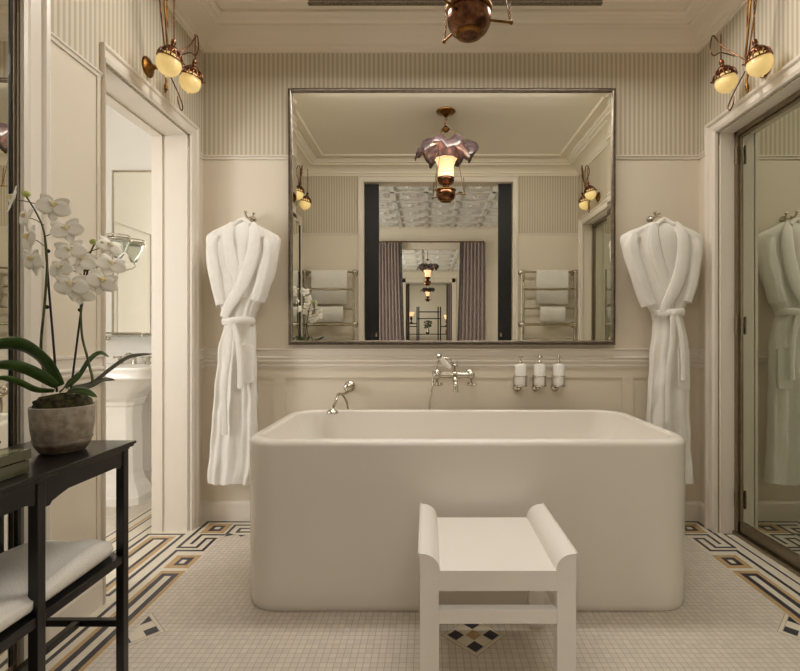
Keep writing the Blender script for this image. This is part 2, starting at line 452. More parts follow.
# door casings (architraves): stepped profile sweeping up, over, and down
def casing(name, wall, a0, a1, ztop, wa, wb, plane, sign, proj=0.024):
    """architrave: one stepped profile mitred up, over and down"""
    pr = [(0,-0.2),(0,0.7),(0.12,0.85),(0.2,1.0),(0.24,0.72),(0.70,0.72),(0.74,1.0),(0.80,1.25),(0.93,1.35),(1.0,1.2),(1.0,-0.2)]
    mb = MB(); rs = []
    for (a, z, da, dz) in [(a0,0,-wa,0),(a0,ztop,-wa,0.07),(a1,ztop,wb,0.07),(a1,0,wb,0)]:
        ring = []
        for u, h in pr:
            n_ = plane+sign*h*proj
            ring.append((n_, a+da*u, z+dz*u) if wall in ('left','right') else (a+da*u, n_, z+dz*u))
        rs.append(ring)
    mb.rings(rs, 0, False)
    return struct(mb, name, M['trimp'])
casing('trim_9', 'left', D0, D1, DZ, 0.018, 0.077, XL, 1, 0.015)
casing('trim_10', 'left', m0, m1, mz, 0.08, 0.10, XL, 1, 0.02)
casing('trim_11', 'right', g0, g1, gz, 0.08, 0.08, XR, -1)
casing('trim_12', 'rear', ra, rb, rz, 0.06, 0.055, YR, 1)
casing('trim_13', 'left', D0, D1, DZ, 0.06, 0.06, XLo, -1)
# door stops / reveal lining of the ensuite doorway
w = MB()
w.box(XLo+0.05, XL-0.012, D1-0.006, D1+0.001, 0, DZ); w.box(XLo-0.01, XLo+0.05, D1-0.016, D1+0.001, 0, DZ)
w.box(XLo+0.05, XL-0.012, D0-0.001, D0+0.006, 0, DZ); w.box(XLo-0.01, XLo+0.05, D0-0.001, D0+0.016, 0, DZ)
w.box(XLo-0.01, XLo+0.05, D0, D1, DZ-0.016, DZ+0.001)
w.box(XLo+0.05, XL-0.012, D0, D1, DZ-0.006, DZ+0.001)
struct(w, 'trim_14', M['trimp'])
# reveal panels right (beside glass door)
w = MB(); w.box(XR+0.012, XR+0.10, g1-0.006, g1+0.001, 0, gz); w.box(XR+0.012, XR+0.10, g0, g1, gz-0.006, gz+0.001)
struct(w, 'trim_15', M['trimp'])

# ------------------------------------------------------------------ right: framed glass door
GX = XR+0.105
t = bpy.data.objects.new('door_1', None); col.objects.link(t); t.location = (GX, 1.67, 0); t['kind'] = 'structure'
w = MB()
w.box(GX-0.018, GX+0.02, g1-0.034, g1-0.006, 0.02, gz-0.006)
w.box(GX-0.018, GX+0.02, g0, g0+0.03, 0.02, gz-0.006)
w.box(GX-0.018, GX+0.02, g0, g1-0.006, gz-0.034, gz-0.006)
w.box(GX-0.030, GX+0.02, g0, g1-0.006, 0.0, 0.02)
w.build('door_frame', M['steel'], t, 0.003)
w = MB()
ga, gb = g1-0.034, g0+0.03
w.box(GX-0.008, GX+0.010, ga-0.014, ga, 0.022, gz-0.036); w.box(GX-0.008, GX+0.010, gb, gb+0.014, 0.022, gz-0.036)
w.box(GX-0.008, GX+0.010, gb, ga, gz-0.050, gz-0.036); w.box(GX-0.008, GX+0.010, gb, ga, 0.022, 0.085)
w.build('leaf_frame', M['steel'], t, 0.002)
w = MB(); w.box(GX+0.000, GX+0.006, gb+0.012, ga-0.012, 0.08, gz-0.045); w.build('glass_pane', M['greenglass'], t)
for hz in (2.12, 1.17, 0.2):
    w = MB(); w.cyl((GX-0.024, g1-0.036, hz-0.05), (GX-0.024, g1-0.036, hz+0.05), 0.007, 10)
    w.box(GX-0.021, GX-0.018, g1-0.034, g1-0.010, hz-0.045, hz+0.045)
    for k in (-0.018, 0.018): w.cyl((GX-0.024, g1-0.036, hz+k-0.001),(GX-0.024, g1-0.036, hz+k+0.001), 0.0085, 10)
    w.build('hinge', M['steel'], t)

# left mirrored door in its recess
MX = XL-0.028
t = bpy.data.objects.new('door_2', None); col.objects.link(t); t.location = (MX, 1.1, 0); t['kind'] = 'structure'
w = MB()
w.box(MX-0.02, MX+0.02, m1-0.018, m1, 0.0, mz); w.box(MX-0.02, MX+0.02, m0, m0+0.04, 0.0, mz)
w.box(MX-0.02, MX+0.02, m0, m1, mz-0.04, mz); w.box(MX-0.02, MX+0.02, m0, m1, 0, 0.03)
w.build('door_frame', M['steel'], t, 0.003)
w = MB()
w.box(MX-0.005, MX+0.020, m1-0.029, m1-0.018, 0.03, mz-0.04); w.box(MX-0.005, MX+0.024, m0+0.04, m0+0.055, 0.03, mz-0.04)
TL = math.radians(3.4)
def ajar(mb):
    px_, py_ = MX, m1-0.018
    mb.v = [(px_+(x-px_)*cos(TL)-(y-py_)*sin(TL), py_+(x-px_)*sin(TL)+(y-py_)*cos(TL), z) for x, y, z in mb.v]
ajar(w); w.build('edge_strip', M['black'], t)
w = MB(); w.box(MX+0.010, MX+0.017, m0+0.04, m1-0.029, 0.03, mz-0.04); ajar(w); w.build('mirror_pane', M['mirror'], t)

# ------------------------------------------------------------------ black pocket doors in rear opening
for k, (xa, xb) in enumerate([(ra, -0.536), (0.778, rb)]):
    t = bpy.data.objects.new('door_%d' % (3+k), None); col.objects.link(t); t.location = (xa, 0.40, 0); t['kind'] = 'structure'
    w = MB(); w.box(xa, xb, 0.385, 0.425, 0.004, rz-0.002)
    w.build('door_leaf', M['doorblack'], t, 0.003)
    hx = xb-0.03 if k == 0 else xa+0.03
    w = MB(); w.box(hx-0.01, hx+0.01, 0.424, 0.428, 0.98, 1.12); w.build('flush_pull', M['chrome'], t)

# ------------------------------------------------------------------ big wall mirror
mc = Vector(((-0.829+1.118)/2, 2.845, (2.584+1.059)/2))
t = thing('wall_mirror', 'large rectangular silver-framed mirror hung above the bathtub', 'mirror', mc)
hw, hh = (1.118+0.829)/2, (2.584-1.059)/2
fw = 0.027
prof = [(0,-0.0),(0,0.028),(0.005,0.034),(0.009,0.028),(0.012,0.028),(0.015,0.036),(0.020,0.034),(0.023,0.026),(fw,0.022),(fw,0.0)]
def rect_frame(mb, x0, x1, z0, z1, yb, prof):
    rs = []
    for (cx, cz, dx, dz) in [(x0,z0,1,1),(x1,z0,-1,1),(x1,z1,-1,-1),(x0,z1,1,-1)]:
        rs.append([(cx+dx*u, yb-h, cz+dz*u) for u, h in prof])
    mb.rings(rs, 0, False, closed=True)
w = MB(); rect_frame(w, mc.x-hw, mc.x+hw, mc.z-hh, mc.z+hh, mc.y+0.006, prof); w.build('frame', M['silver'], t)
# bevelled mirror plate
w = MB(); i0 = fw-0.003; i1 = fw+0.022
A = [(mc.x-hw+i0, mc.z-hh+i0),(mc.x+hw-i0, mc.z-hh+i0),(mc.x+hw-i0, mc.z+hh-i0),(mc.x-hw+i0, mc.z+hh-i0)]
B = [(mc.x-hw+i1, mc.z-hh+i1),(mc.x+hw-i1, mc.z-hh+i1),(mc.x+hw-i1, mc.z+hh-i1),(mc.x-hw+i1, mc.z+hh-i1)]
y0, y1 = mc.y-0.0155, mc.y-0.016
v = [(x,y0,z) for x,z in A]+[(x,y1,z) for x,z in B]+[(x,mc.y+0.004,z) for x,z in A]
w.add(v, [(0,1,5,4),(1,2,6,5),(2,3,7,6),(3,0,4,7),(4,5,6,7),(8,9,1,0),(9,10,2,1),(10,11,3,2),(11,8,0,3),(11,10,9,8)])
w.build('mirror_glass', M['mirror'], t)
t.rotation_euler = (math.radians(0.30), 0, 0)

# ------------------------------------------------------------------ bathtub
def rrect(cx, cy, hx, hy, r, z, k=8):
    out = []
    for qx, qy, a0 in [(1,1,0),(-1,1,PI/2),(-1,-1,PI),(1,-1,3*PI/2)]:
        for j in range(k+1):
            a = a0+PI/2*j/k
            out.append((cx+qx*(hx-r)+r*cos(a), cy+qy*(hy-r)+r*sin(a), z))
    return out
TX, TY, THX, THY, TZ = 0.168, 2.325, 0.930, 0.415, 0.692
t = thing('bathtub', 'large white freestanding bathtub with rounded corners under the wall mirror', 'bathtub', (TX, TY, 0))
w = MB(); rs = []
rs.append(rrect(TX,TY,THX-0.014,THY-0.012,0.13,0.0,12)); rs.append(rrect(TX,TY,THX-0.008,THY-0.005,0.14,0.006,12)); rs.append(rrect(TX,TY,THX-0.004,THY-0.002,0.15,0.03,12))
rs.append(rrect(TX,TY,THX-0.002,THY-0.001,0.15,0.35,12))
rr = 0.026
for j in range(7):
    a = PI/2*j/6
    rs.append(rrect(TX,TY,THX-rr+rr*cos(a),THY-rr+rr*cos(a),0.15,TZ-rr+rr*sin(a),12))
inn = 0.040
for j in range(6):
    a = PI/2*j/5
    d = inn+0.014*sin(a)
    rs.append(rrect(TX,TY,THX-d,THY-d,0.12,TZ-0.014+0.014*cos(a),12))
for z, dx, dy, r in [(0.60,0.085,0.066,0.11),(0.50,0.13,0.085,0.12),(0.36,0.19,0.105,0.13),(0.26,0.24,0.13,0.13),(0.22,0.29,0.17,0.12),(0.205,0.36,0.22,0.10)]:
    rs.append(rrect(TX,TY,THX-dx,THY-dy,r,z,12))
w.rings(rs, 0, True); w.build('tub_body', M['tub'], t)
w = MB(); w.lathe([(0.0,0.206),(0.03,0.206),(0.034,0.209),(0.03,0.212),(0.0,0.212)], (TX,TY,0), 20); w.build('drain', M['chrome'], t)

# ------------------------------------------------------------------ stool
sx0, sx1, sy0, sy1, sz = -0.023, 0.443, 1.415, 1.835, 0.413
t = thing('bath_stool', 'white painted wooden stool with scrolled side arms in front of the bathtub', 'stool', ((sx0+sx1)/2, (sy0+sy1)/2, 0))
w = MB(); w.box(sx0+0.03, sx1-0.03, sy0+0.002, sy1-0.002, sz-0.02, sz); w.build('seat', M['stool'], t)
for s in (0, 1):
    def X(u): return sx0+u if s == 0 else sx1-u
    pr = []
    for j in range(11):       # convex sweep curling outward
        a = j/10*PI/2
        pr.append((0.060*cos(a)**0.9 if a < 1.57 else 0.0, sz+0.052*sin(a)))
    for j in range(0, 8):     # small bead along the outer edge
        pr.append((-0.001-0.006*sin(j/7*PI), sz+0.0495+0.0065*cos(j/7*PI)))
    pr += [(0.0, sz+0.036), (0.0, sz-0.02), (0.060, sz-0.02)]
    w = MB(); w.prism([(X(u), z) for u, z in pr], 1, sy0, sy1); w.build('arm', M['stool'], t, 0.0015)
    for yy, ye in ((sy0, sy0+0.045), (sy1-0.026, sy1)):
        w = MB(); xa, xb = sorted((X(0.0), X(0.057)))
        v = w.box(xa, xb, yy, ye, 0, sz-0.02)
        w.build('leg', M['stool'], t, 0.002)
    w = MB(); xa, xb = sorted((X(0.016), X(0.040))); w.box(xa, xb, sy0+0.05, sy1-0.05, sz-0.075, sz-0.02); w.build('apron', M['stool'], t)
    w = MB(); xa, xb = sorted((X(0.010), X(0.046))); w.box(xa, xb, sy0+0.05, sy1-0.05, 0.258, 0.296); w.build('stretcher', M['stool'], t, 0.002)
for yy in (sy0, sy1-0.03):
    w = MB(); w.box(sx0+0.057, sx1-0.057, yy+0.002, yy+0.026, sz-0.06, sz-0.02); w.build('apron', M['stool'], t)
    w = MB(); w.box(sx0+0.057, sx1-0.057, yy+0.002, yy+0.030, 0.254, 0.297); w.build('stretcher', M['stool'], t, 0.002)

# ------------------------------------------------------------------ black console table
TZT = 0.765
tx0, tx1, ty0, ty1 = -1.318, -0.973, 0.74, 1.59
t = thing('console_table', 'black lacquered console table with a low shelf against the side wall', 'table', ((tx0+tx1)/2, 1.17, 0))
w = MB()
w.box(tx0, tx1, ty0, ty1, TZT-0.010, TZT); w.box(tx0+0.005, tx1-0.005, ty0+0.005, ty1-0.005, TZT-0.018, TZT-0.010); w.box(tx0+0.012, tx1-0.014, ty0+0.012, ty1-0.014, TZT-0.026, TZT-0.018)
w.build('table_top', M['black'], t, 0.003)
LS = 0.026
legx = (tx0+0.02, tx1-0.016-LS)
for ly in (ty1-0.018-LS, 1.205, ty0+0.02):
    for lx in legx:
        w = MB(); w.box(lx, lx+LS, ly, ly+LS, 0, TZT-0.026); w.build('leg', M['black'], t, 0.002)
for lx in legx:
    w = MB(); ya, yb = ty0+0.02, ty1-0.02
    w.box(lx+0.003, lx+0.022, ya+LS, yb-LS+0.002, TZT-0.072, TZT-0.026)
    for (ya, yb) in [(1.235, ty1-0.048), (ty0+0.05, 1.205)]:
        for s, yc in ((1, ya), (-1, yb)):
            P = [(yc, TZT-0.070),(yc, TZT-0.096),(yc+s*0.016, TZT-0.096),(yc+s*0.022, TZT-0.088),(yc+s*0.045, TZT-0.081),(yc+s*0.09, TZT-0.070)] if s > 0 else [(yc, TZT-0.070),(yc, TZT-0.082),(yc+s*0.012, TZT-0.079),(yc+s*0.035, TZT-0.070)]
            w.prism(P, 0, lx+0.004, lx+0.021)
    w.build('apron', M['black'], t)
for ly in (ty1-0.048, ty0+0.02):
    w = MB(); w.box(legx[0]+LS, legx[1], ly+0.003, ly+0.022, TZT-0.072, TZT-0.026); w.build('apron', M['black'], t)
w = MB(); w.box(tx0+0.024, tx1-0.020, ty0+0.03, ty1-0.022, 0.387, 0.400); w.build('shelf', M['black'], t, 0.002)
for lx in legx:
    w = MB(); w.box(lx+0.003, lx+0.022, ty0+0.05, ty1-0.045, 0.374, 0.388); w.build('shelf_rail', M['black'], t)
for ly in (ty1-0.018-LS, 1.205, ty0+0.02):
    w = MB(); w.box(legx[0]+LS-0.002, legx[1]+0.002, ly+0.003, ly+0.022, 0.164, 0.186); w.build('stretcher', M['black'], t, 0.002)
w = MB(); xm = (legx[0]+legx[1]+LS)/2; w.box(xm-0.011, xm+0.011, ty0+0.044, ty1-0.044, 0.165, 0.185); w.build('stretcher', M['black'], t, 0.002)
for ly in (1.30, 1.36, 1.42, 1.48):
    w = MB(); w.box(legx[0]+0.009, legx[0]+0.021, ly, ly+0.012, 0.394, TZT-0.07); w.build('spindle', M['black'], t)

# folded towel on the shelf
w = MB(); rs = []
yy0, yy1 = 0.86, 1.555
for i in range(26):
    u = i/25; y = yy0+(yy1-yy0)*u
    e = math.sqrt(max(0.0, 1-abs(2*u-1)**6))
    h = 0.064*(0.35+0.65*e)*(0.94+0.08*sin(u*9))
    hx = 0.150*(0.82+0.18*e)
    ring = []
    for j in range(28):
        a = 2*PI*j/28
        c, s = cos(a), sin(a)
        px = math.copysign(abs(c)**0.45, c)*hx; pz = math.copysign(abs(s)**0.5, s)*h/2
        pz += 0.004*sin(8*a+3*u) + (0.006*sin(px*40+u*11) if s > 0 else 0)
        ring.append((-1.150+px, y, 0.401+h/2+0.0065+max(pz, -h/2)))
    rs.append(ring)
w.rings(rs, 0, True)
tag(w.build('folded_towel', M['towel']), 'thick folded white towel lying on the low shelf of the black console', 'towel')

# olive box on the table
t = thing('lidded_box', 'flat glossy olive box with a pale lid at the end of the black console', 'box', (-1.17, 1.04, TZT))
w = MB(); w.box(-1.31, -1.018, 0.86, 1.215, TZT+0.001, TZT+0.034); w.build('box_body', M['box'], t, 0.002)
w = MB(); w.box(-1.313, -1.015, 0.857, 1.218, TZT+0.036, TZT+0.060); w.build('lid', M['box'], t, 0.002)
w = MB(); w.box(-1.295, -1.034, 0.875, 1.20, TZT+0.0595, TZT+0.0612); w.build('lid_inset', M['boxtop'], t)

# ------------------------------------------------------------------ potted orchid
PY = 1.44
pc = at(62, 450, PY); pcx, pcy = pc.x+0.003, PY
t = thing('potted_orchid', 'white moth orchid with two flower stems in a grey stoneware pot on the black console', 'plant', (pcx, pcy, TZT))
w = MB()
PS = 0.78
w.lathe([(a*PS,b) for a,b in [(0,TZT+0.001),(0.066,TZT+0.001),(0.072,TZT+0.006),(0.086,TZT+0.024),(0.095,TZT+0.042),(0.102,TZT+0.08),(0.106,TZT+0.136),(0.103,TZT+0.140),(0.098,TZT+0.136),(0.097,TZT+0.128),(0,TZT+0.126)]], (pcx,pcy,0), 40)
pot = w.build('pot', M['pot'], t)
w = MB(); w.lathe([(a*PS,b) for a,b in [(0.0735,TZT+0.006),(0.0875,TZT+0.024),(0.0965,TZT+0.040),(0.0975,TZT+0.041),(0.089,TZT+0.023),(0.075,TZT+0.005)]], (pcx,pcy,0), 40)
w.build('pot_band', M['potband'], pot, label='darker brown band')
w = MB(); rs = []
for i, (r, z) in enumerate([(0.082,0.134),(0.080,0.150),(0.062,0.163),(0.035,0.170),(0.002,0.172)]):
    rs.append([(pcx+(r*.92+random.uniform(-.006,.004)*(i>0))*cos(2*PI*j/26), pcy+(r*.92+random.uniform(-.004,.004)*(i>0))*sin(2*PI*j/26), TZT+z+random.uniform(-.006,.006)*(i>0)) for j in range(26)])
w.rings(rs, 0, True)
for k in range(40):
    a = random.uniform(0,2*PI); r = random.uniform(0.02,0.072)
    w.ball((pcx+r*cos(a), pcy+r*sin(a), TZT+0.150+random.uniform(0,0.018)), random.uniform(0.006,0.011), 7, 5, sc=(1,1,0.7))
w.build('moss', M['moss'], t)
def leaf(pts, wid, m, fold=0.22, th=0.0012, tilt=0.9):
    S = spline(pts, 7); k = len(S); top = []; bot = []
    rs = []
    for i, p in enumerate(S):
        tt = (S[min(i+1,k-1)]-S[max(i-1,0)]).normalized()
        side = tt.cross(Vector((0,0,1)))
        if side.length < 0.05: side = Vector((0,1,0))
        side.normalize(); side = (Matrix.Rotation(tilt, 3, tt) @ side).normalized(); nrm = side.cross(tt).normalized()
        u = i/(k-1); ww = wid*(max(0.02, sin(PI*min(1,u*0.86+0.14))**0.75)) 
        ring = []
        for q in (-1,-0.5,0,0.5,1): ring.append(tuple(p+side*ww*q+nrm*(abs(q)*ww*fold+th)))
        for q in (1,0.5,0,-0.5,-1): ring.append(tuple(p+side*ww*q+nrm*(abs(q)*ww*fold-th)))
        rs.append(ring)
    mb = MB(); mb.rings(rs, 0, True); return mb
B0 = Vector((pcx-0.01, pcy, TZT+0.155))
def L(pxs, y0s, wid, m=None, tilt=0.9):
    pts = [at(px, py, yy) for (px, py), yy in zip(pxs, y0s)]
    leaf(pts, wid*1.15, None, tilt=tilt).build('leaf', m or M['leaf'], t)
L([(60,386),(44,362),(22,346),(0,345),(-22,352)], [1.44,1.42,1.40,1.37,1.36], 0.022)
L([(56,386),(40,376),(18,367),(-4,366),(-20,372)], [1.42,1.38,1.34,1.30,1.28], 0.016)
L([(54,391),(36,390),(18,382),(2,378),(-8,381)], [1.42,1.38,1.35,1.32,1.31], 0.009)
L([(66,388),(78,378),(90,360),(100,353),(109,357)], [1.45,1.46,1.47,1.48,1.49], 0.008)
L([(72,388),(92,384),(110,370),(130,357),(152,354)], [1.45,1.45,1.44,1.43,1.42], 0.009, M['leafgrey'])
L([(74,389),(92,386),(104,380),(115,380)], [1.43,1.40,1.38,1.37], 0.007, M['leafgrey'])
L([(68,391),(84,391),(97,397)], [1.42,1.37,1.34], 0.009)
L([(62,391),(66,386),(74,380),(80,372)], [1.40,1.38,1.37,1.37], 0.013)
def stemp(pxs, ys, r0, r1, name, m):
    S = spline([at(a,b,y) for (a,b), y in zip(pxs, ys)], 8); k = len(S)
    w = MB(); w.tube(S, [r0+(r1-r0)*i/(k-1) for i in range(k)], 8); return w.build(name, m, t)
stemp([(56,388),(44,370),(41,345),(45,300),(47,262),(44,232),(37,214),(26,196)], [1.44]*8, 0.0042, 0.0022, 'flower_stem', M['stem'])
stemp([(76,390),(92,384),(88,360),(82,335),(81,300),(84,275),(90,254),(95,243)], [1.44,1.44,1.45,1.46,1.46,1.46,1.46,1.46], 0.0042, 0.0022, 'flower_stem', M['stem'])
stemp([(57,392),(54,350),(49,290),(45,238)], [1.45]*4, 0.0032, 0.003, 'support_cane', M['stick'])
stemp([(71,390),(76,350),(82,305),(88,268)], [1.465]*4, 0.0030, 0.0028, 'support_cane', M['stick'])
w = MB()
for (a,b,y) in [(48,251,1.445),(47,307,1.445),(80,310,1.463),(85,270,1.463)]:
    w = MB(); w.ball(at(a,b,y), 0.0062, 8, 6); w.build('clip', M['stick'], t, label='small dark clip')

def petal(length, width, cup, m=0, n=7):
    """petal lying along +x in the xy plane, returns ring list for a thin solid"""
    rs = []
    for i in range(n+1):
        u = i/n; ww = width*(sin(PI*min(1, (u**0.8)*0.93+0.05)))**0.6
        ring = []
        for q in (-1,-0.5,0,0.5,1): ring.append(Vector((u*length, q*ww, cup*(u*u*0.6+abs(q)*abs(q)*0.30)*length+0.0005)))
        for q in (1,0.5,0,-0.5,-1): ring.append(Vector((u*length, q*ww, cup*(u*u*0.6+abs(q)*abs(q)*0.30)*length-0.0005)))
        rs.append(ring)
    return rs
def flower(c, facing, size, roll=0.0):
    z = Vector(facing).normalized(); x = z.cross(Vector((0,0,1))); x = x.normalized() if x.length > .05 else Vector((1,0,0)); y = z.cross(x)*-1
    y = x.cross(z)*-1
    R = Matrix((x, y, z)).transposed() @ Matrix.Rotation(roll, 3, 'Z')
    w = MB()
    def put(rs, ang, lift=0.0):
        Q = R @ Matrix.Rotation(ang, 3, 'Z')
        w.rings([[tuple(Q @ (p+Vector((0,0,lift)))+c) for p in r] for r in rs], 0, True)
    cu = random.uniform(-.15,.30); put(petal(size, size*0.50, cu), 0.22, 0.002); put(petal(size, size*0.50, cu), PI-0.22, 0.002)
    for a in (PI/2, PI/2+2.15, PI/2-2.15): put(petal(size*0.98, size*0.33, random.uniform(-.25,.2)), a, -0.002)
    f = w.build('flower', M['petal'], t)
    w = MB(); w.ball(c+R @ Vector((0,-size*0.10,size*0.16)), size*0.16, 8, 6, sc=(1,0.8,1.1))
    for s in (-1,1): w.ball(c+R @ Vector((s*size*0.16,-size*0.16,size*0.10)), size*0.11, 8, 6, sc=(1,1.3,0.7))
    w.build('flower_lip', M['lip'], f)
    return f
FL = [(12,199,1.42,(-.7,-.8,.2),.042),(54,206,1.40,(.25,-1,-.1),.044),(25,217,1.43,(-.6,-.8,0),.042),(29,238,1.42,(-.5,-.9,-.1),.044),(33,260,1.41,(-.4,-1,-.1),.044),
      (67,229,1.41,(.5,-.9,-.1),.040),(70,250,1.42,(.2,-1,0),.042),(61,268,1.40,(-.2,-1,-.1),.040),(72,285,1.39,(.1,-1,-.1),.046),(81,260,1.44,(.4,-.8,0),.040),
      (102,281,1.42,(.35,-1,-.1),.042),(111,264,1.45,(.7,-.8,0),.038),(110,246,1.47,(.8,-.5,.1),.036),(82,293,1.41,(.5,-.8,-.2),.034)]
for (a,b,y,fc,s) in FL: flower(at(a,b,y), fc, s*1.08, random.uniform(-.45,.45))
for (a,b,y) in [(26,194,1.44),(94,242,1.46),(100,243,1.455)]:
    w = MB(); w.ball(at(a,b,y), 0.0105, 10, 8, sc=(1.2,1,0.9)); w.build('bud', M['bud'], t, label='pale green unopened bud')
for (a,b,y,fc,s) in FL:
    q = at(a,b,y)+Vector((0,0.006,0)); tgt = at(44,b+8,1.44) if a < 68 and b < 262 else at(84 if b < 290 else 82,b+8,1.46)
    w = MB(); w.tube(spline([q, (q+tgt)/2+Vector((0,0,0.004)), tgt],4), 0.0014, 5); w.build('flower_stalk', M['stem'], t)

# ------------------------------------------------------------------ wall sconces
def sconce(label, plane, sx, group=None):
    cy, cz = 2.30, 2.415
    t = thing('wall_sconce', label, 'wall lamp', (plane, cy, cz), group)
    P = lambda dx, dy, dz: Vector((plane+sx*dx, cy+dy, cz+dz))
    R = Matrix.Rotation(sx*PI/2, 3, 'Y')
    w = MB(); w.lathe([(0,0),(0.046,0),(0.048,0.004),(0.042,0.010),(0.030,0.012),(0.026,0.020),(0.014,0.026),(0.010,0.040),(0,0.042)], (plane, cy, cz), 26, R)
    w.build('back_plate', M['brass'], t)
    # main stem with tall double tail
    w = MB()
    w.tube(spline([P(.03,0,0),P(.08,-.005,-.01),P(.11,-.02,.03),P(.12,-.05,.14),P(.125,-.075,.26),P(.13,-.09,.33)],8), [0.0075-0.004*i/40 for i in range(41)], 8)
    w.tube(spline([P(.10,-.01,.0),P(.11,-.055,.10),P(.12,-.10,.22),P(.125,-.118,.30),P(.13,-.10,.335),P(.135,-.075,.30),P(.125,-.05,.16)],8), 0.0036, 7)
    w.tube(spline([P(.08,0,-.01),P(.09,.005,-.06),P(.09,.0,-.10),P(.088,-.002,-.125)],6), [0.006]*10+[0.009]*5+[0.005]*4, 8)
    w.build('arm', M['brass'], t)
    w = MB()   # far whip arm with loop
    w.tube(spline([P(.10,-.015,.02),P(.13,.03,.08),P(.16,.09,.16),P(.17,.135,.235),P(.165,.165,.24),P(.155,.19,.20),P(.15,.17,.155),P(.15,.11,.135),P(.13,.03,.07)],8), 0.0032, 7)
    w.tube(spline([P(.10,.0,-.02),P(.11,.03,-.06),P(.12,.07,-.11),P(.12,.10,-.145),P(.12,.085,-.17),P(.12,.06,-.15),P(.118,.055,-.115)],8), 0.003, 7)
    w.build('arm', M['copper'], t)
    tilt = 0.22
    for dx, dy, zc, ztop, r in [(.183 if sx > 0 else .125,-.10,-.045,.30,.0555),(.173 if sx > 0 else .143,.12,-.012,.235,.0525)]:
        w = MB(); chain(w, P(dx,dy,ztop), P(dx,dy,zc+.115), 0.013, 0.0016); w.build('chain', M['copper'], t)
        w = MB(); Rr = Matrix.Rotation(tilt*sx, 3, 'Y'); c = P(dx,dy,zc)+Vector((0,0,.116))-Rr @ Vector((0,0,.116))
        w.lathe([(0.004,.118),(0.010,.112),(0.012,.095),(0.007,.090),(0.014,.084),(0.022,.078),(0.034,.068),(0.040,.058),(0.036,.056),(0.030,.064),(0.0,.07)], (c.x,c.y,c.z), 24, Rr)
        w.tube([c+Rr @ Vector((0.0535*cos(a),0.0535*sin(a),.022)) for a in [2*PI*i/28 for i in range(28)]], 0.0035, 6, closed=True)
        for q in range(8):
            a = 2*PI*q/8; ca, sa = cos(a), sin(a)
            w.tube([c+Rr @ Vector((rr_*cos(a+da_), rr_*sin(a+da_), zz_)) for rr_, zz_, da_ in [(.038,.060,0),(.047,.050,.12),(.052,.036,.22),(.054,.022,.26)]], 0.0032, 6)
            w.tube([c+Rr @ Vector((rr_*cos(a+da_), rr_*sin(a+da_), zz_)) for rr_, zz_, da_ in [(.038,.060,0),(.047,.050,-.12),(.052,.036,-.22),(.054,.022,-.26)]], 0.0032, 6)
        for q in range(3):
            a = 2*PI*q/3+0.5
            p0 = Rr @ Vector((0.050*cos(a),0.050*sin(a),.028)); p1 = Rr @ Vector((0.062*cos(a),0.062*sin(a),.026))
            w.cyl(c+p0, c+p1, 0.003, 6); w.ball(c+p1, 0.0045, 8, 6)
        w.build('shade_holder', M['copper'], t)
        w = MB(); pf = []
        for k in range(15):
            a = PI*k/14; rr = r*sin(a)*0.98; zz = r*cos(a)*(1.0 if a < PI/2 else 1.02)
            pf.append((max(rr, 0.0015), zz*0.98))
        pf.append((0.006, -r*1.06)); pf.append((0.0005, -r*1.16))
        w.lathe(pf, tuple(c), 28, Rr); w.build('glass_shade', M['globe'], t)
    return t
sconce('twin-globe brass wall lamp above the open doorway to the washbasin', XL, 1)
sconce('twin-globe brass wall lamp above the glass door', XR, -1)
# the second pair sits by the rear corners (seen in the mirror)
def sconce_at(o, y, label):
    c = copy_tree(o); c.location = (o.location.x, y, 2.425); c['label'] = label
    return c
sc_ = [o for o in bpy.data.objects if o.parent is None and o.name.startswith('wall_sconce')]
sconce_at(sc_[0], 1.10, 'brass wall lamp reflected in the mirror above the reflected orchid')
sconce_at(sc_[1], 1.10, 'brass wall lamp reflected in the mirror beside the reflected glass door casing')

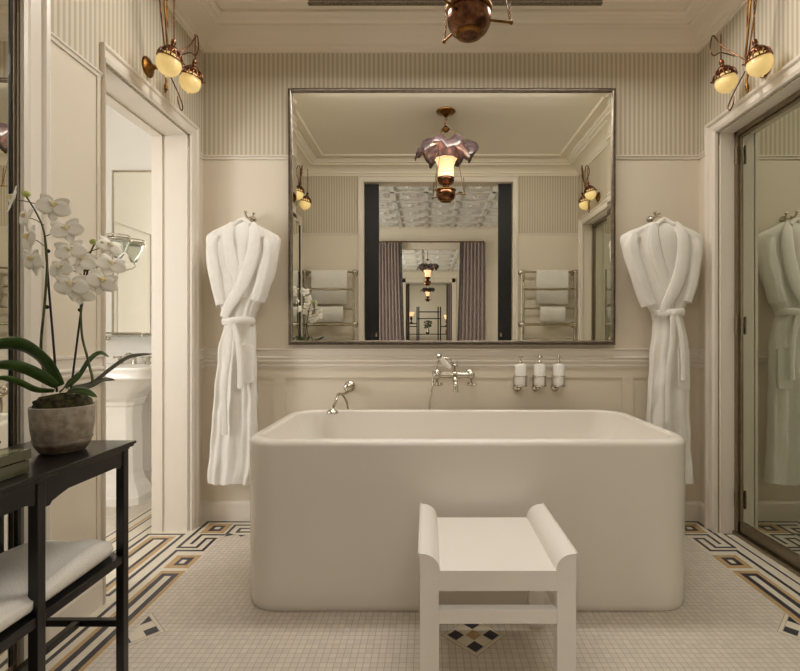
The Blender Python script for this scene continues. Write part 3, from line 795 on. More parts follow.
# ------------------------------------------------------------------ pendants
def pendant(label, x, y, zc, low, detail=True):
    t = thing('pendant_lamp', label, 'pendant lamp', (x, y, zc))
    n = 32 if detail else 16
    w = MB(); w.lathe([(0,0),(0.075,0),(0.08,-0.006),(0.074,-0.014),(0.05,-0.022),(0.024,-0.034),(0.012,-0.05),(0,-0.052)], (x,y,zc), n); w.build('canopy', M['brass'], t)
    ztop = low+0.60
    w = MB(); chain(w, (x,y,zc-0.05), (x,y,ztop), 0.03, 0.003)
    w.build('chain', M['copper'], t)
    # suspension frame
    w = MB()
    w.lathe([(0,.03),(0.02,.02),(0.03,0.0),(0.02,-.02),(0,-.03)], (x,y,ztop), 12)
    w.tube([(x+0.03*cos(a), y+0.03*sin(a), ztop) for a in [2*PI*i/16 for i in range(16)]], 0.005, 6, closed=True)
    for a in (0.12, 2.15, 3.95):
        ca, sa = cos(a), sin(a)
        w.tube(spline([(x+.03*ca,y+.03*sa,ztop),(x+.07*ca,y+.07*sa,ztop-.03),(x+.08*ca,y+.08*sa,ztop-.10)],5), 0.0035, 6)
        w.tube(spline([(x+.08*ca,y+.08*sa,ztop-.10),(x+.10*ca,y+.10*sa,low+.35),(x+.150*ca,y+.150*sa,low+.075)],4), 0.0022, 6)
        w.cyl((x+.060*ca,y+.060*sa,low+.065),(x+.158*ca,y+.158*sa,low+.062), 0.0045, 8)
        w.ball((x+.158*ca,y+.158*sa,low+.062), 0.008, 8, 6)
        if detail: chain(w, (x+.154*ca,y+.154*sa,low+.065), (x+.145*ca,y+.145*sa,low+.20), 0.012, 0.0015)
    w.build('frame', M['brass'], t)
    # ruffled smoke bell
    w = MB(); rs = []
    for r, z, up in [(0.03,0.50,0),(0.06,0.495,0),(0.11,0.49,1),(0.17,0.475,1),(0.225,0.435,1),(0.24,0.395,1)]:
        ring = []
        for j in range(64):
            a = 2*PI*j/64
            rr = r*(1+0.10*up*sin(6*a+0.5)+0.04*up*sin(17*a)); zz = z+up*(0.028*sin(7*a+1)+0.012*sin(19*a))*r/0.2
            ring.append((x+rr*cos(a), y+rr*sin(a), low+zz))
        rs.append(ring)
    for ring in list(reversed(rs)): rs.append([(a,b,c-0.006) for a,b,c in ring])
    w.rings(rs, 0, True); w.build('smoke_bell', M['smoke'], t)
    # glass chimney shade
    w = MB()
    w.lathe([(0.066,.20),(0.062,.205),(0.066,.25),(0.064,.29),(0.075,.33),(0.090,.352),(0.086,.352),(0.070,.33),(0.060,.29),(0.061,.25),(0.058,.207)], (x,y,low), 36, None, 0, True, lambda a, z: 0.05*sin(8*a) if z > .3 else 0.01*sin(12*a))
    w.build('glass_shade', M['glow'], t)
    # font
    w = MB()
    w.lathe([(0,0),(0.022,0.001),(0.040,0.004),(0.046,.010),(0.066,.022),(0.078,.045),(0.080,.065),(0.077,.088),(0.062,.105),(0.040,.115),(0.030,.125),(0.030,.14),(0.055,.150),(0.062,.165),(0.068,.17),(0.070,.20),(0.052,.203),(0.03,.19),(0,.19)], (x,y,low), 36)
    w.build('oil_font', M['copper'], t)
    w = MB(); w.lathe([(0.076,.088),(0.083,.090),(0.085,.097),(0.079,.103),(0.066,.104)], (x,y,low), 36)
    w.lathe([(0.040,.003),(0.048,.004),(0.050,.010),(0.042,.013)], (x,y,low), 30)
    w.build('font_ring', M['brass'], t)
    return t
pendant('ornate copper and glass oil-lamp pendant hanging from the ceiling above the bathtub', 0.151, 1.73, ZC, 2.205)

# ceiling grille
t = thing('ceiling_grille', 'long narrow textured ventilation grille set in the ceiling', 'vent', (0.2, 2.55, ZC))
gx0, gx1, gy0, gy1 = at(310,0,2.63).x, at(600,0,2.63).x, 2.38, 2.625
w = MB(); w.box(gx0-.01, gx1+.01, gy0-.01, gy1+.01, ZC-0.012, ZC-0.0005); w.build('grille_frame', M['vent'], t, 0.002)
w = MB()
k = 0; y = gy0+0.006
while y < gy1-0.008: w.box(gx0, gx1, y, y+0.006, ZC-0.016, ZC-0.011); y += 0.012
w.build('slats', M['vent'], t)

# ------------------------------------------------------------------ taps
def esc(mb, x, z, r=0.027, depth=0.016):
    R = Matrix.Rotation(PI/2, 3, 'X')
    mb.lathe([(0,0),(r,0),(r,0.004),(r*0.8,0.010),(r*0.55,depth),(0,depth)], (x, YB, z), 24, R)
YW = YB-0.10
# bath filler with hand shower
t = thing('bath_tap', 'wall-mounted chrome bath mixer with hand shower and hose above the tub', 'tap', (0.135, YB, 0.90))
bx = lambda px: (px-CX)*YW/F
bz = lambda py: CZ-(py-HY)*YW/F
zc = bz(375)
w = MB()
xa, xb, xm = bx(437), bx(471), bx(454.5)
w.tube([(xa,YW,zc),(xm,YW,zc),(xb,YW,zc)], [0.015,0.020,0.015], 14)
for x in (xa, xb):
    w.cyl((x,YB-0.001,zc),(x,YW-0.02,zc), 0.012, 14)
    w.lathe([(0,0),(0.030,0),(0.030,0.005),(0.022,0.012),(0.014,0.018)], (x,YB,zc), 22, Matrix.Rotation(PI/2,3,'X'))
    w.ball((x,YW,zc), 0.025, 16, 10)
w.ball((xm,YW,zc), 0.026, 16, 10)
# spout down and forward
w.tube(spline([(xm,YW-0.01,zc),(xm,YW-0.05,zc-0.02),(xm+0.002,YW-0.085,zc-0.05),(xm+0.002,YW-0.09,zc-0.09)],6), [0.013]*12+[0.014]*5+[0.018]*2, 12)
w.build('mixer_body', M['chrome'], t)
for x in (xa, xb):
    w = MB(); w.cyl((x,YW,zc-0.012),(x,YW,zc-0.045), 0.008, 10); w.ball((x,YW,zc-0.052), 0.013, 12, 8)
    for k in range(4):
        a = k*PI/2+0.5; q = (x+0.030*cos(a), YW+0.030*sin(a)*0.8, zc-0.055); w.cyl((x,YW,zc-0.054), q, 0.005, 8); w.ball(q, 0.0085, 8, 6)
    w.build('cross_handle', M['chrome'], t)
w = MB()
w.cyl((xm,YW,zc+0.015),(xm,YW,zc+0.06), 0.009, 12); w.lathe([(0.014,0),(0.02,0.005),(0.018,0.012),(0.01,0.014)], (xm,YW,zc+0.05), 16)
w.tube(spline([(xm-0.02,YW-0.02,zc+0.075),(xm,YW-0.005,zc+0.068),(xm+0.018,YW,zc+0.085)],5), 0.004, 8)
w.build('cradle', M['chrome'], t)
hA = Vector((bx(450),YW-0.02,bz(368))); hB = Vector((bx(440),YW-0.03,bz(357)))
w = MB(); w.tube([hA, hA+(hB-hA)*0.3, hB], [0.011,0.014,0.015], 12)
w.build('shower_handle', M['porc'], t, label='white porcelain hand shower handle')
w = MB(); w.tube([hB, hB+Vector((-0.006,-0.004,0.008))], [0.012,0.015], 14); w.lathe([(0,0),(0.017,0.0),(0.018,0.005),(0.013,0.009),(0,0.011)], tuple(hB+Vector((-0.008,-0.010,0.006))), 18, Matrix.Rotation(1.1,3,'X'))
w.build('shower_head', M['chrome'], t)
w = MB(); w.tube(spline([(bx(452),YW-0.01,bz(360)),(bx(446),YW-0.01,bz(358)),(bx(438),YW-0.01,bz(362)),(bx(434),YW-0.01,bz(375)),(bx(431),YW-0.01,bz(395)),(bx(429),YW-0.01,bz(412)),(bx(429.5),YW-0.01,bz(430)),(bx(433),YW-0.008,bz(440)),(bx(438),YW-0.004,bz(432))],8), 0.0065, 8)
w.build('hose', M['chrome'], t)

# hand shower with round rose on the left
t = thing('bath_spout', 'small chrome curved spout with round wall plate above the tub end', 'tap', (bx(347), YB, bz(388)))
w = MB(); c = (bx(347), YB, bz(388))
w.lathe([(0,0),(0.034,0),(0.034,0.006),(0.028,0.014),(0.016,0.018),(0.016,0.040),(0.024,0.046),(0.026,0.060),(0.018,0.068),(0,0.070)], c, 26, Matrix.Rotation(PI/2,3,'X'))
w.build('wall_plate', M['chrome'], t)
w = MB(); w.tube(spline([(bx(348),YB-0.02,bz(392)),(bx(344),YW,bz(394)),(bx(340),YW-0.05,bz(393)),(at(337,0,2.66).x,2.66,bz(396)),(at(333.5,0,2.63).x,2.63,bz(403))],6), 0.0085, 10)
w.tube(spline([(bx(343),YW-0.01,bz(395)),(bx(346),YW+.02,bz(402)),(bx(347.5),YW+.03,bz(412))],6), 0.0065, 10)
w.build('spout', M['chrome'], t)
w = MB(); w.lathe([(0,0),(0.032,0),(0.033,0.006),(0.026,0.016),(0.012,0.024),(0.010,0.034)], (at(332.5,0,2.63).x,2.63,0.684), 20); w.build('spout_head', M['chrome'], t)

# soap dispensers: three separate things
def dispenser(x, label):
    t = thing('soap_dispenser', label, 'soap dispenser', (x, YB, bz(388)), 'soap dispensers above the tub')
    y = YB-0.055
    z0 = bz(386); z1 = bz(364.5)
    w = MB(); w.lathe([(0,z0),(0.032,z0),(0.034,z0+0.003),(0.034,z1-0.008),(0.030,z1),(0.010,z1+0.003),(0,z1+0.003)], (x,y,0), 22); w.build('bottle', M['porc'], t)
    w = MB(); w.lathe([(0,z1+.003),(0.011,z1+.003),(0.011,z1+.016),(0.005,z1+.018),(0.004,z1+.038),(0.009,z1+.040),(0.009,z1+.048),(0,z1+.050)], (x,y,0), 14)
    w.tube([(x,y,z1+.044),(x+0.006,y-0.018,z1+.044),(x+0.008,y-0.030,z1+.040)], 0.0032, 8); w.build('pump', M['chrome'], t)
    w = MB(); zz = z0+0.055
    w.tube([(x+0.040*cos(a), y+0.040*sin(a), zz) for a in [2*PI*i/20 for i in range(20)]], 0.0025, 6, closed=True)
    w.tube([(x+0.039*cos(a), y+0.039*sin(a), z0-0.004) for a in [2*PI*i/20 for i in range(20)]], 0.0025, 6, closed=True)
    for a in (0.2, PI-0.2, -PI/2+0.6): w.cyl((x+0.040*cos(a), y+0.040*sin(a), zz),(x+0.039*cos(a), y+0.039*sin(a), z0-0.004), 0.0022, 6)
    w.lathe([(0,z0-0.008),(0.033,z0-0.008),(0.033,z0-0.003),(0,z0-0.003)], (x,y,0), 20)
    w.cyl((x-0.01,YB,z0-0.018),(x-0.01,YB-0.05,z0-0.018), 0.008, 10)
    w.lathe([(0,0),(0.026,0),(0.026,0.006),(0.018,0.012),(0,0.014)], (x-0.01,YB,z0-0.018), 20, Matrix.Rotation(PI/2,3,'X'))
    w.ball((x-0.01,YB-0.055,z0-0.018), 0.012, 12, 8)
    w.build('holder', M['chrome'], t)
dispenser(bx(522), 'white soap dispenser in chrome holder, the one closest to the mixer')
dispenser(bx(541.5), 'white soap dispenser in chrome holder, middle of the three')
dispenser(bx(561), 'white soap dispenser in chrome holder, the one farthest from the mixer')

# ------------------------------------------------------------------ robes and hooks
YRB = 2.74
rx = lambda px: (px-CX)*YRB/F
rzz = lambda py: CZ-(py-HY)*YRB/F
def interp(tab, v):
    for (a, *A), (b, *Bv) in zip(tab, tab[1:]):
        if a <= v <= b:
            k = (v-a)/(b-a); k = k*k*(3-2*k) if False else k
            return [p+(q-p)*k for p, q in zip(A, Bv)]
    return list(tab[0][1:]) if v < tab[0][0] else list(tab[-1][1:])
def band(mb, pts, wid, th, yoff):
    """flat strip following pts in the xz plane standing a little off the cloth"""
    S = spline(pts, 8); rs = []; k = len(S)
    for i, p in enumerate(S):
        tt = (S[min(i+1,k-1)]-S[max(i-1,0)]).normalized(); side = Vector((tt.z, 0, -tt.x)).normalized()
        w2 = wid if not callable(wid) else wid(i/(k-1))
        ring = []
        for j in range(10):
            a = 2*PI*j/10
            ring.append(tuple(p+side*w2*cos(a)+Vector((0,-1,0))*th*sin(a)))
        rs.append(ring)
    mb.rings(rs, 0, True)
def robe(label, flip, tab, cxs, top, waist, hem, sl_l, sl_r, seed, belt_end):
    rnd = random.Random(seed)
    t = thing('bathrobe', label, 'bathrobe', (rx(cxs), YRB, rzz(top)))
    w = MB(); rs = []
    N = 64; K = 60
    ph = [rnd.uniform(0,6) for _ in range(6)]
    for i in range(K+1):
        py = top+(hem-top)*i/K
        xl, xr, d = interp(tab, py)
        X0, X1 = rx(xl), rx(xr); cx = (X0+X1)/2; hw_ = (X1-X0)/2
        ring = []
        low_ = max(0, min(1, (py-waist)/(hem-waist)*1.6+0.15)) if py > waist else 0.55*min(1,(py-top)/25)
        for j in range(N):
            a = 2*PI*j/N; c, s = cos(a), sin(a)
            px = cx+hw_*math.copysign(abs(c)**0.8, c)
            dd = d*math.copysign(abs(s)**0.75, s)
            u = (px-cx)/max(hw_,1e-4)
            fold = (0.010*sin(7*u+ph[0]+0.6*sin(py*0.02))+0.007*sin(13*u+ph[1]+py*0.012)+0.004*sin(23*u+ph[2]))*low_*(1 if s > 0 else 0.3)
            cr = 0.003*sin(py*0.15+ph[3]+4*u)
            ring.append((px+0.002*sin(py*.2+ph[4]), YRB+0.045-dd-0.03-fold-cr if s > 0 else YRB+0.045-dd*0.8-0.03, rzz(py)+(0.006*sin(5*u+ph[5]) if i == K else 0)))
        rs.append(ring)
    w.rings(rs, 0, True); w.build('robe_body', M['robe'], t)
    for S in (sl_l, sl_r):
        w = MB(); rs = []; k = len(S)
        T = spline([(a, b, 0) for a, b, c, d in S], 6); Wd = spline([(c, d, 0) for a, b, c, d in S], 6)
        for i, (p, q) in enumerate(zip(T, Wd)):
            tt = (T[min(i+1,len(T)-1)]-T[max(i-1,0)]).normalized(); sd = Vector((tt.y, 0, tt.x))   # px space (y down)
            ring = []
            for j in range(20):
                a = 2*PI*j/20
                hwid = q.x*YRB/F*(1+0.05*sin(3*a+i*0.4)); dep = q.y*(1+0.07*sin(i*0.7+2*a)+0.09*sin(6*a+0.12*i))
                ring.append((rx(p.x)+sd.x*hwid*cos(a), YRB-0.008-dep*sin(a), rzz(p.y)+sd.z*hwid*cos(a)))
            rs.append(ring)
        w.rings(rs, 0, True); w.build('sleeve', M['robe'], t)
    return t
# left robe
tabL = [(221,233,250,0.020),(225.5,225,259,0.040),(230,214,268,0.046),(234,206.5,276,0.050),(237.5,204.5,279.5,0.050),(241,204.5,279.5,0.052),(255,207,278,0.060),(278,212,273,0.063),(297,217,265,0.060),(303,219,260,0.056),(318,225,254,0.052),(326,224,254,0.052),(345,219,255,0.052),(400,214,256,0.05),(440,211,256,0.05),(470,208,255,0.05),(483,208,251,0.048)]
R1 = robe('white towelling bathrobe hanging beside the open doorway', 1, tabL, 241, 222, 320, 483,
     [(219,236,6,0.030),(215,246,8,0.038),(216,262,8,0.044),(220,286,7.5,0.050),(224,305,7,0.048)],
     [(266,237,6,0.030),(269.5,247,7.5,0.038),(268,262,8,0.044),(263,284,8,0.050),(258,301,7,0.048)], 3, 430)
def collar(t, xn0, xn1, ytop, UL, OL):
    w = MB(); yo = YRB-0.050
    P = lambda px, py, o=0: Vector((rx(px), yo-o, rzz(py)))
    # under lapel then crossing upper lapel
    band(w, [P(a, b, o) for a, b, o in UL], lambda u: 0.024+0.012*sin(PI*u), 0.007, 0)
    w.build('collar', M['robe'], t)
    w = MB()
    band(w, [P(a, b, o) for a, b, o in OL], lambda u: 0.025+0.014*sin(PI*u), 0.008, 0)
    w.tube(spline([P(xn0,ytop+3,-.03),P((xn0+xn1)/2,ytop-3,-.045),P(xn1,ytop+3,-.03)],6), 0.014, 10)
    w.build('collar', M['robe'], t)
def belt(t, x0, x1, y, xk, yend, xt):
    w = MB(); yo = YRB-0.058
    P = lambda px, py, o=0: Vector((rx(px), yo-o, rzz(py)))
    ring = []
    rs = []
    cx = (rx(x0)+rx(x1))/2; hw_ = (rx(x1)-rx(x0))/2
    pts = [Vector((cx+hw_*1.04*cos(a), YRB-0.002+0.0-0.068*sin(a) if sin(a) > 0 else YRB-0.002-0.045*sin(a), rzz(y)+0.004*sin(2*a))) for a in [2*PI*i/28 for i in range(28)]]
    for i, p in enumerate(pts):
        tt = (pts[(i+1)%28]-pts[i-1]).normalized(); nrm = tt.cross(Vector((0,0,1)))
        rs.append([tuple(p+nrm*0.006*cos(b)+Vector((0,0,1))*0.020*sin(b)) for b in [2*PI*q/8 for q in range(8)]])
    w.rings(rs, 0, True, closed=True)
    w.ball(P(xk,y+1,.008), 0.022, 12, 8, sc=(1,0.6,1))
    band(w, [P(xk-1,y+3,.010),P(xk-2,y+30,.014),P(xt,(y+yend)/2+8,.016),P(xt,yend,.014)], 0.017, 0.006, 0)
    band(w, [P(xk+2,y+3,.010),P(xk+7,y+22,.012),P(xk+9,y+50,.014),P(xk+9,y+66,.014)], 0.016, 0.006, 0)
    w.build('belt', M['robe'], t)
def pocket(t, x0, x1, y0, y1):
    w = MB(); n = 6; A = []
    rs = []
    for dy in (0.0, 0.012):
        rs.append([(rx(x0),YRB-0.040-dy,rzz(y0)),(rx(x1),YRB-0.022-dy,rzz(y0)),(rx(x1),YRB-0.030-dy,rzz(y1)),(rx(x0),YRB-0.046-dy,rzz(y1))])
    w.rings(rs, 0, False); w.build('pocket', M['robe'], t, 0.004)
collar(R1, 235, 252, 223, [(235,224,-.035),(231,236,-.008),(234,258,0),(241,280,.001),(246,298,0)], [(252,224,-.035),(257,236,-.006),(256,258,.008),(247,284,.010),(234,306,.010),(228,318,.006)])
belt(R1, 224, 254, 321, 236, 432, 230)
pocket(R1, 243, 256, 345, 382)
tabR = [(221,653,675,0.020),(225.5,644,683,0.040),(230,632,693,0.046),(234,623,701,0.050),(237.5,620.5,704,0.050),(241,621,704,0.052),(255,625,702,0.060),(278,633,696,0.063),(297,643,689,0.060),(303,646,686,0.056),(313,653,681,0.052),(322,655,684,0.052),(345,652,688,0.052),(400,649,689,0.05),(440,648,690,0.05),(470,648,692,0.05),(483,648,694,0.048)]
R2 = robe('white towelling bathrobe hanging beside the glass door', 1, tabR, 663, 222, 314, 483,
     [(634,236,6,0.030),(631,246,8,0.038),(634,262,8,0.044),(641,286,7.5,0.050),(648,305,7,0.048)],
     [(691,237,6,0.030),(694,247,7.5,0.038),(692,262,8,0.044),(688,284,7.5,0.050),(683,302,7,0.048)], 11, 420)
collar(R2, 655, 672, 223, [(655,224,-.035),(650,236,-.008),(653,258,0),(660,280,.001),(667,298,0)], [(672,224,-.035),(678,236,-.006),(678,258,.008),(672,284,.010),(663,302,.010),(659,312,.006)])
belt(R2, 654, 682, 313, 668, 420, 662)
pocket(R2, 674, 686, 348, 388)
def hook(px, label):
    x = rx(px); z = rzz(214)
    t = thing('robe_hook', label, 'hook', (x, YB, z))
    w = MB(); w.lathe([(0,0),(0.020,0),(0.020,0.005),(0.012,0.010),(0.008,0.03),(0,0.03)], (x,YB,z), 20, Matrix.Rotation(PI/2,3,'X')); w.build('back_plate', M['chrome'], t)
    w = MB()
    w.tube(spline([(x,YB-0.02,z),(x-0.006,YB-0.05,z-0.008),(x-0.010,YB-0.085,z),(x-0.012,YB-0.095,z+0.018)],6), 0.0055, 8); w.ball((x-0.012,YB-0.095,z+0.020), 0.010, 10, 8)
    w.tube(spline([(x,YB-0.02,z),(x+0.012,YB-0.04,z+0.010),(x+0.025,YB-0.06,z+0.018)],6), 0.005, 8); w.ball((x+0.026,YB-0.062,z+0.02), 0.009, 10, 8)
    w.build('hook_arm', M['chrome'], t)
    # clothes hanger
    h = thing('coat_hanger', 'thin chrome coat hanger holding the ' + ('bathrobe beside the open doorway' if px < 400 else 'bathrobe beside the glass door'), 'hanger', (x, YRB, z-0.02))
    w = MB(); yh = YRB+0.012
    w.tube(spline([(x-0.006,YB-0.060,z-0.014),(x+0.010,YB-0.075,z-0.002),(x+0.014,yh-0.02,z-0.03),(x,yh,z-0.055)],6), 0.0026, 6)
    w.tube(spline([(x-0.15,yh,z-0.125),(x-0.06,yh,z-0.075),(x,yh,z-0.055),(x+0.06,yh,z-0.075),(x+0.15,yh,z-0.125)],6), 0.004, 6)
    w.build('wire', M['chrome'], h)
hook(245, 'double chrome robe hook on the wall beside the open doorway')
hook(660, 'double chrome robe hook on the wall beside the glass door')

# ------------------------------------------------------------------ towel rails on the rear wall (seen in the mirror)
def towel_rail(x0, x1, label):
    t = thing('towel_rail', label, 'towel rail', ((x0+x1)/2, YR, 0.9))
    yb = YR+0.09
    ys = [1.77, 1.585, 1.38, 1.21, 1.055]
    for x in (x0+0.02, x1-0.02):
        w = MB(); w.cyl((x,yb,0.90),(x,yb,1.79), 0.017, 12)
        for z in (1.77, 1.21, 0.92):
            w.ball((x,yb,z), 0.028, 12, 8); w.cyl((x,YR,z),(x,yb,z), 0.010, 10)
            w.lathe([(0,0),(0.034,0),(0.034,0.006),(0.02,0.014),(0,0.016)], (x,YR,z), 20, Matrix.Rotation(-PI/2,3,'X'))
        w.build('upright', M['chrome'], t)
    for i, z in enumerate(ys):
        r = 0.016 if i in (1,3,4) else 0.012
        yq = yb+(0.018 if i in (1,3,4) else 0)
        w = MB(); w.cyl((x0+0.02,yq,z),(x1-0.02,yq,z), r, 14); w.build('rail_bar', M['chrome'], t)
def hung_towel(x0, x1, ztop, zf, zb, label):
    w = MB(); yb = YR+0.09; prof_o = []; r = 0.022
    N = 8
    out = [(yb+r+0.004, zf)]+[(yb+r*cos(PI*k/N)+0.0, ztop+r*sin(PI*k/N)) for k in range(N+1)]+[(yb-r-0.004, zb)]
    inn_ = [(yb-r+0.004, zb)]+[(yb-(r-0.007)*cos(PI*k/N), ztop+(r-0.007)*sin(PI*k/N)) for k in range(N+1)]+[(yb+r-0.004, zf)]
    poly = out+inn_
    K = 14; rs = []
    for i in range(K+1):
        u = i/K; x = x0+(x1-x0)*u; wv = 0.003*sin(u*9)
        rs.append([(x+0.01*(1-min(1,abs(z-zf)/0.2))*(0.5-u), y+wv*(1 if y > yb else -1), z) for y, z in poly])
    w.rings(rs, 0, True)
    tag(w.build('bath_towel', M['towel']), label, 'towel')
for sgn, (x0, x1), nm in [(0, (-1.335,-0.765), 'beside the mirrored door'), (1, (1.00,1.60), 'beside the glass door')]:
    towel_rail(x0, x1, 'chrome heated towel rail reflected in the mirror, ' + ('above the reflected orchid' if sgn == 0 else 'beside the reflected glass door'))
    if sgn == 0:
        hung_towel(-1.24, -0.855, 1.77, 1.43, 1.45, 'white towel folded over the top bar of the reflected rail near the orchid')
        hung_towel(-1.20, -0.90, 1.38, 1.235, 1.25, 'small white towel on the lower bar of the reflected rail near the orchid')
    else:
        hung_towel(1.16, 1.50, 1.77, 1.43, 1.45, 'white towel folded over the top bar of the reflected rail near the glass door')
        hung_towel(1.20, 1.47, 1.38, 1.235, 1.25, 'small white towel on the lower bar of the reflected rail near the glass door')

# ------------------------------------------------------------------ ensuite beyond the left doorway
EX0, EX1, EY0, EY1 = -3.0, XLo, 0.6, 3.45
w = MB(); w.box(EX0-0.1, XLo+0.25, EY1, EY1+0.1, 0, 3.0); struct(w, 'wall_ensuite_back', M['white'])
w = MB(); w.box(EX0-0.1, XLo, EY0-0.1, EY0, 0, 3.0); struct(w, 'wall_ensuite_front', M['white'])
w = MB(); w.box(XLo, XLo+0.2, YB+0.1, EY1, 0, 3.0); struct(w, 'wall_ensuite_right', M['white'])
w = MB(); w.box(EX0-0.1, XLo, EY0-0.1, EY1+0.1, ZC, ZC+0.08); struct(w, 'ceiling_ensuite', M['white'])
wy0, wy1, wz0, wz1 = 0.68, 1.52, 0.7, 2.5
w = MB()
w.box(EX0-0.1, EX0, EY0, wy0, 0, 3.0); w.box(EX0-0.1, EX0, wy1, EY1, 0, 3.0); w.box(EX0-0.1, EX0, wy0, wy1, 0, wz0); w.box(EX0-0.1, EX0, wy0, wy1, wz1, 3.0)
struct(w, 'wall_ensuite_left', M['white'])
w = MB()
for ya, yb, za, zb in [(wy0,wy0+.05,wz0,wz1),(wy1-.05,wy1,wz0,wz1),(wy0,wy1,wz0,wz0+.05),(wy0,wy1,wz1-.05,wz1),(1.08,1.12,wz0,wz1),(wy0,wy1,1.63,1.67)]:
    w.box(EX0-0.07, EX0-0.02, ya, yb, za, zb)
struct(w, 'window_1', M['trimp'])
w = MB(); w.box(EX0, XLo, EY1-0.014, EY1, 0, 0.14); w.box(EX0, XLo, EY1-0.018, EY1, 0.96, 1.0)
struct(w, 'trim_16', M['white'])
# mirror with slim silver frame
ey = EY1-0.02
X_ = lambda px: (px-CX)*ey/F
Z_ = lambda py: CZ-(py-HY)*ey/F
t = thing('vanity_mirror', 'slim silver-framed mirror above the pedestal washbasin', 'mirror', (X_(150), ey, Z_(250)))
w = MB(); rect_frame(w, X_(111.5), X_(191), Z_(335), Z_(170), EY1-0.001, [(0,0),(0,0.018),(0.004,0.021),(0.008,0.016),(0.012,0.019),(0.015,0.014),(0.015,0)])
w.build('frame', M['chrome'], t)
w = MB(); w.box(X_(111.5)+0.012, X_(191)-0.012, EY1-0.014, EY1-0.004, Z_(335)+0.012, Z_(170)-0.012); w.build('mirror_glass', M['mirror'], t)
w = MB()
for ya, yb, za, zb, xx_ in [(1.66,1.74,0,2.2,.03),(2.42,2.50,0,2.2,.03),(1.66,2.50,2.2,2.28,.03),(1.76,2.40,0.02,2.18,.012),(1.86,2.30,0.2,0.9,.02),(1.86,2.30,1.05,2.05,.02)]: w.box(EX0, EX0+xx_, ya, yb, za, zb)
struct(w, 'trim_20', M['white'])
# glass shelf
zs = Z_(333)-0.03
t = thing('glass_shelf', 'narrow glass shelf with chrome rail between the mirror and washbasin', 'shelf', (X_(150), ey, zs))
w = MB(); w.box(X_(106), X_(196), EY1-0.13, EY1-0.012, zs, zs+0.008); w.build('shelf_plate', M['glass'], t)
w = MB(); w.tube([(X_(107),EY1-0.01,zs+0.03),(X_(107),EY1-0.128,zs+0.03),(X_(195),EY1-0.128,zs+0.03),(X_(195),EY1-0.01,zs+0.03)], 0.005, 8)
for px in (107, 151, 195): w.ball((X_(px),EY1-0.128,zs+0.008), 0.010, 8, 6); w.cyl((X_(px),EY1-0.128,zs),(X_(px),EY1-0.128,zs+0.03),0.004,6)
for px in (107, 195): w.cyl((X_(px),EY1,zs-0.006),(X_(px),EY1-0.128,zs-0.006),0.006,8); w.ball((X_(px),EY1-0.012,zs-0.006),0.018,10,8)
w.build('shelf_rail', M['chrome'], t)
# sconce with glass bowl beside mirror
zz = Z_(243); xx = at(120,0,3.365).x
t = thing('glass_sconce', 'small chrome wall light with clear glass bowl beside the vanity mirror', 'wall lamp', (xx, EY1, zz))
w = MB(); w.lathe([(0,0),(0.03,0),(0.028,0.008),(0.010,0.014),(0.009,0.05)], (X_(106), EY1-0.026, Z_(262)), 18, Matrix.Rotation(PI/2,3,'X'))
w.tube(spline([(X_(106),EY1-0.06,Z_(262)),(X_(110),EY1-0.075,Z_(270)),(xx,EY1-0.102,Z_(266)),(xx,EY1-0.102,Z_(261))],6), 0.006, 8)
w.tube([(xx+0.072*cos(a), EY1-0.102+0.072*sin(a), Z_(242)) for a in [2*PI*i/24 for i in range(24)]], 0.007, 6, closed=True)
w.tube([(xx+0.070*cos(a), EY1-0.102+0.070*sin(a), Z_(238)) for a in [2*PI*i/24 for i in range(24)]], 0.004, 6, closed=True)
w.build('bracket', M['chrome'], t)
w = MB(); b0 = Z_(261)
hgt = Z_(240)-b0
w.lathe([(0.0,b0),(0.02,b0+.004),(0.045,b0+hgt*.4),(0.066,b0+hgt*.8),(0.068,b0+hgt),(0.064,b0+hgt),(0.060,b0+hgt*.8),(0.040,b0+hgt*.42),(0.0,b0+.010)], (xx,EY1-0.102,0), 26); w.build('glass_bowl', M['glass'], t)
# pedestal basin
t = thing('pedestal_basin', 'white porcelain pedestal washbasin seen through the open doorway', 'washbasin', (-2.06, 3.22, 0))
bcx, bcy = -2.06, 3.19
w = MB(); rs = []
for z, hx, hy, r in [(0.70,0.13,0.11,0.05),(0.74,0.17,0.14,0.07),(0.79,0.25,0.19,0.10),(0.835,0.30,0.225,0.12),(0.842,0.315,0.24,0.10),(0.852,0.315,0.24,0.10),(0.858,0.306,0.232,0.10),(0.895,0.325,0.248,0.09),(0.912,0.325,0.248,0.09),(0.916,0.318,0.242,0.08)]:
    rs.append(rrect(bcx,bcy,hx,hy,r,z,5))
for z, hx, hy, r in [(0.914,0.25,0.16,0.08),(0.88,0.24,0.15,0.08),(0.80,0.18,0.11,0.07),(0.785,0.05,0.04,0.03)]:
    rs.append(rrect(bcx,bcy-0.03,hx,hy,r,z,5))
w.rings(rs, 0, True)
w.box(bcx-0.315, bcx+0.315, EY1-0.05, EY1-0.002, 0.90, 0.965)
w.build('basin', M['porc'], t)
w = MB(); rs = []
def octo(cx, cy, hx, hy, z):
    c = 0.32
    return [(cx+a*hx, cy+b*hy, z) for a, b in [(1,-1+c),(1,1-c),(1-c,1),(-1+c,1),(-1,1-c),(-1,-1+c),(-1+c,-1),(1-c,-1)]]
for z, hx, hy in [(0.0,0.155,0.13),(0.05,0.155,0.13),(0.058,0.145,0.12),(0.10,0.135,0.11),(0.14,0.112,0.095),(0.20,0.098,0.085),(0.58,0.092,0.08),(0.64,0.098,0.085),(0.655,0.112,0.095),(0.675,0.112,0.095),(0.70,0.125,0.105)]:
    rs.append(octo(bcx, bcy+0.03, hx, hy, z))
w.rings(rs, 0, False); w.build('pedestal', M['porc'], t, 0.006)
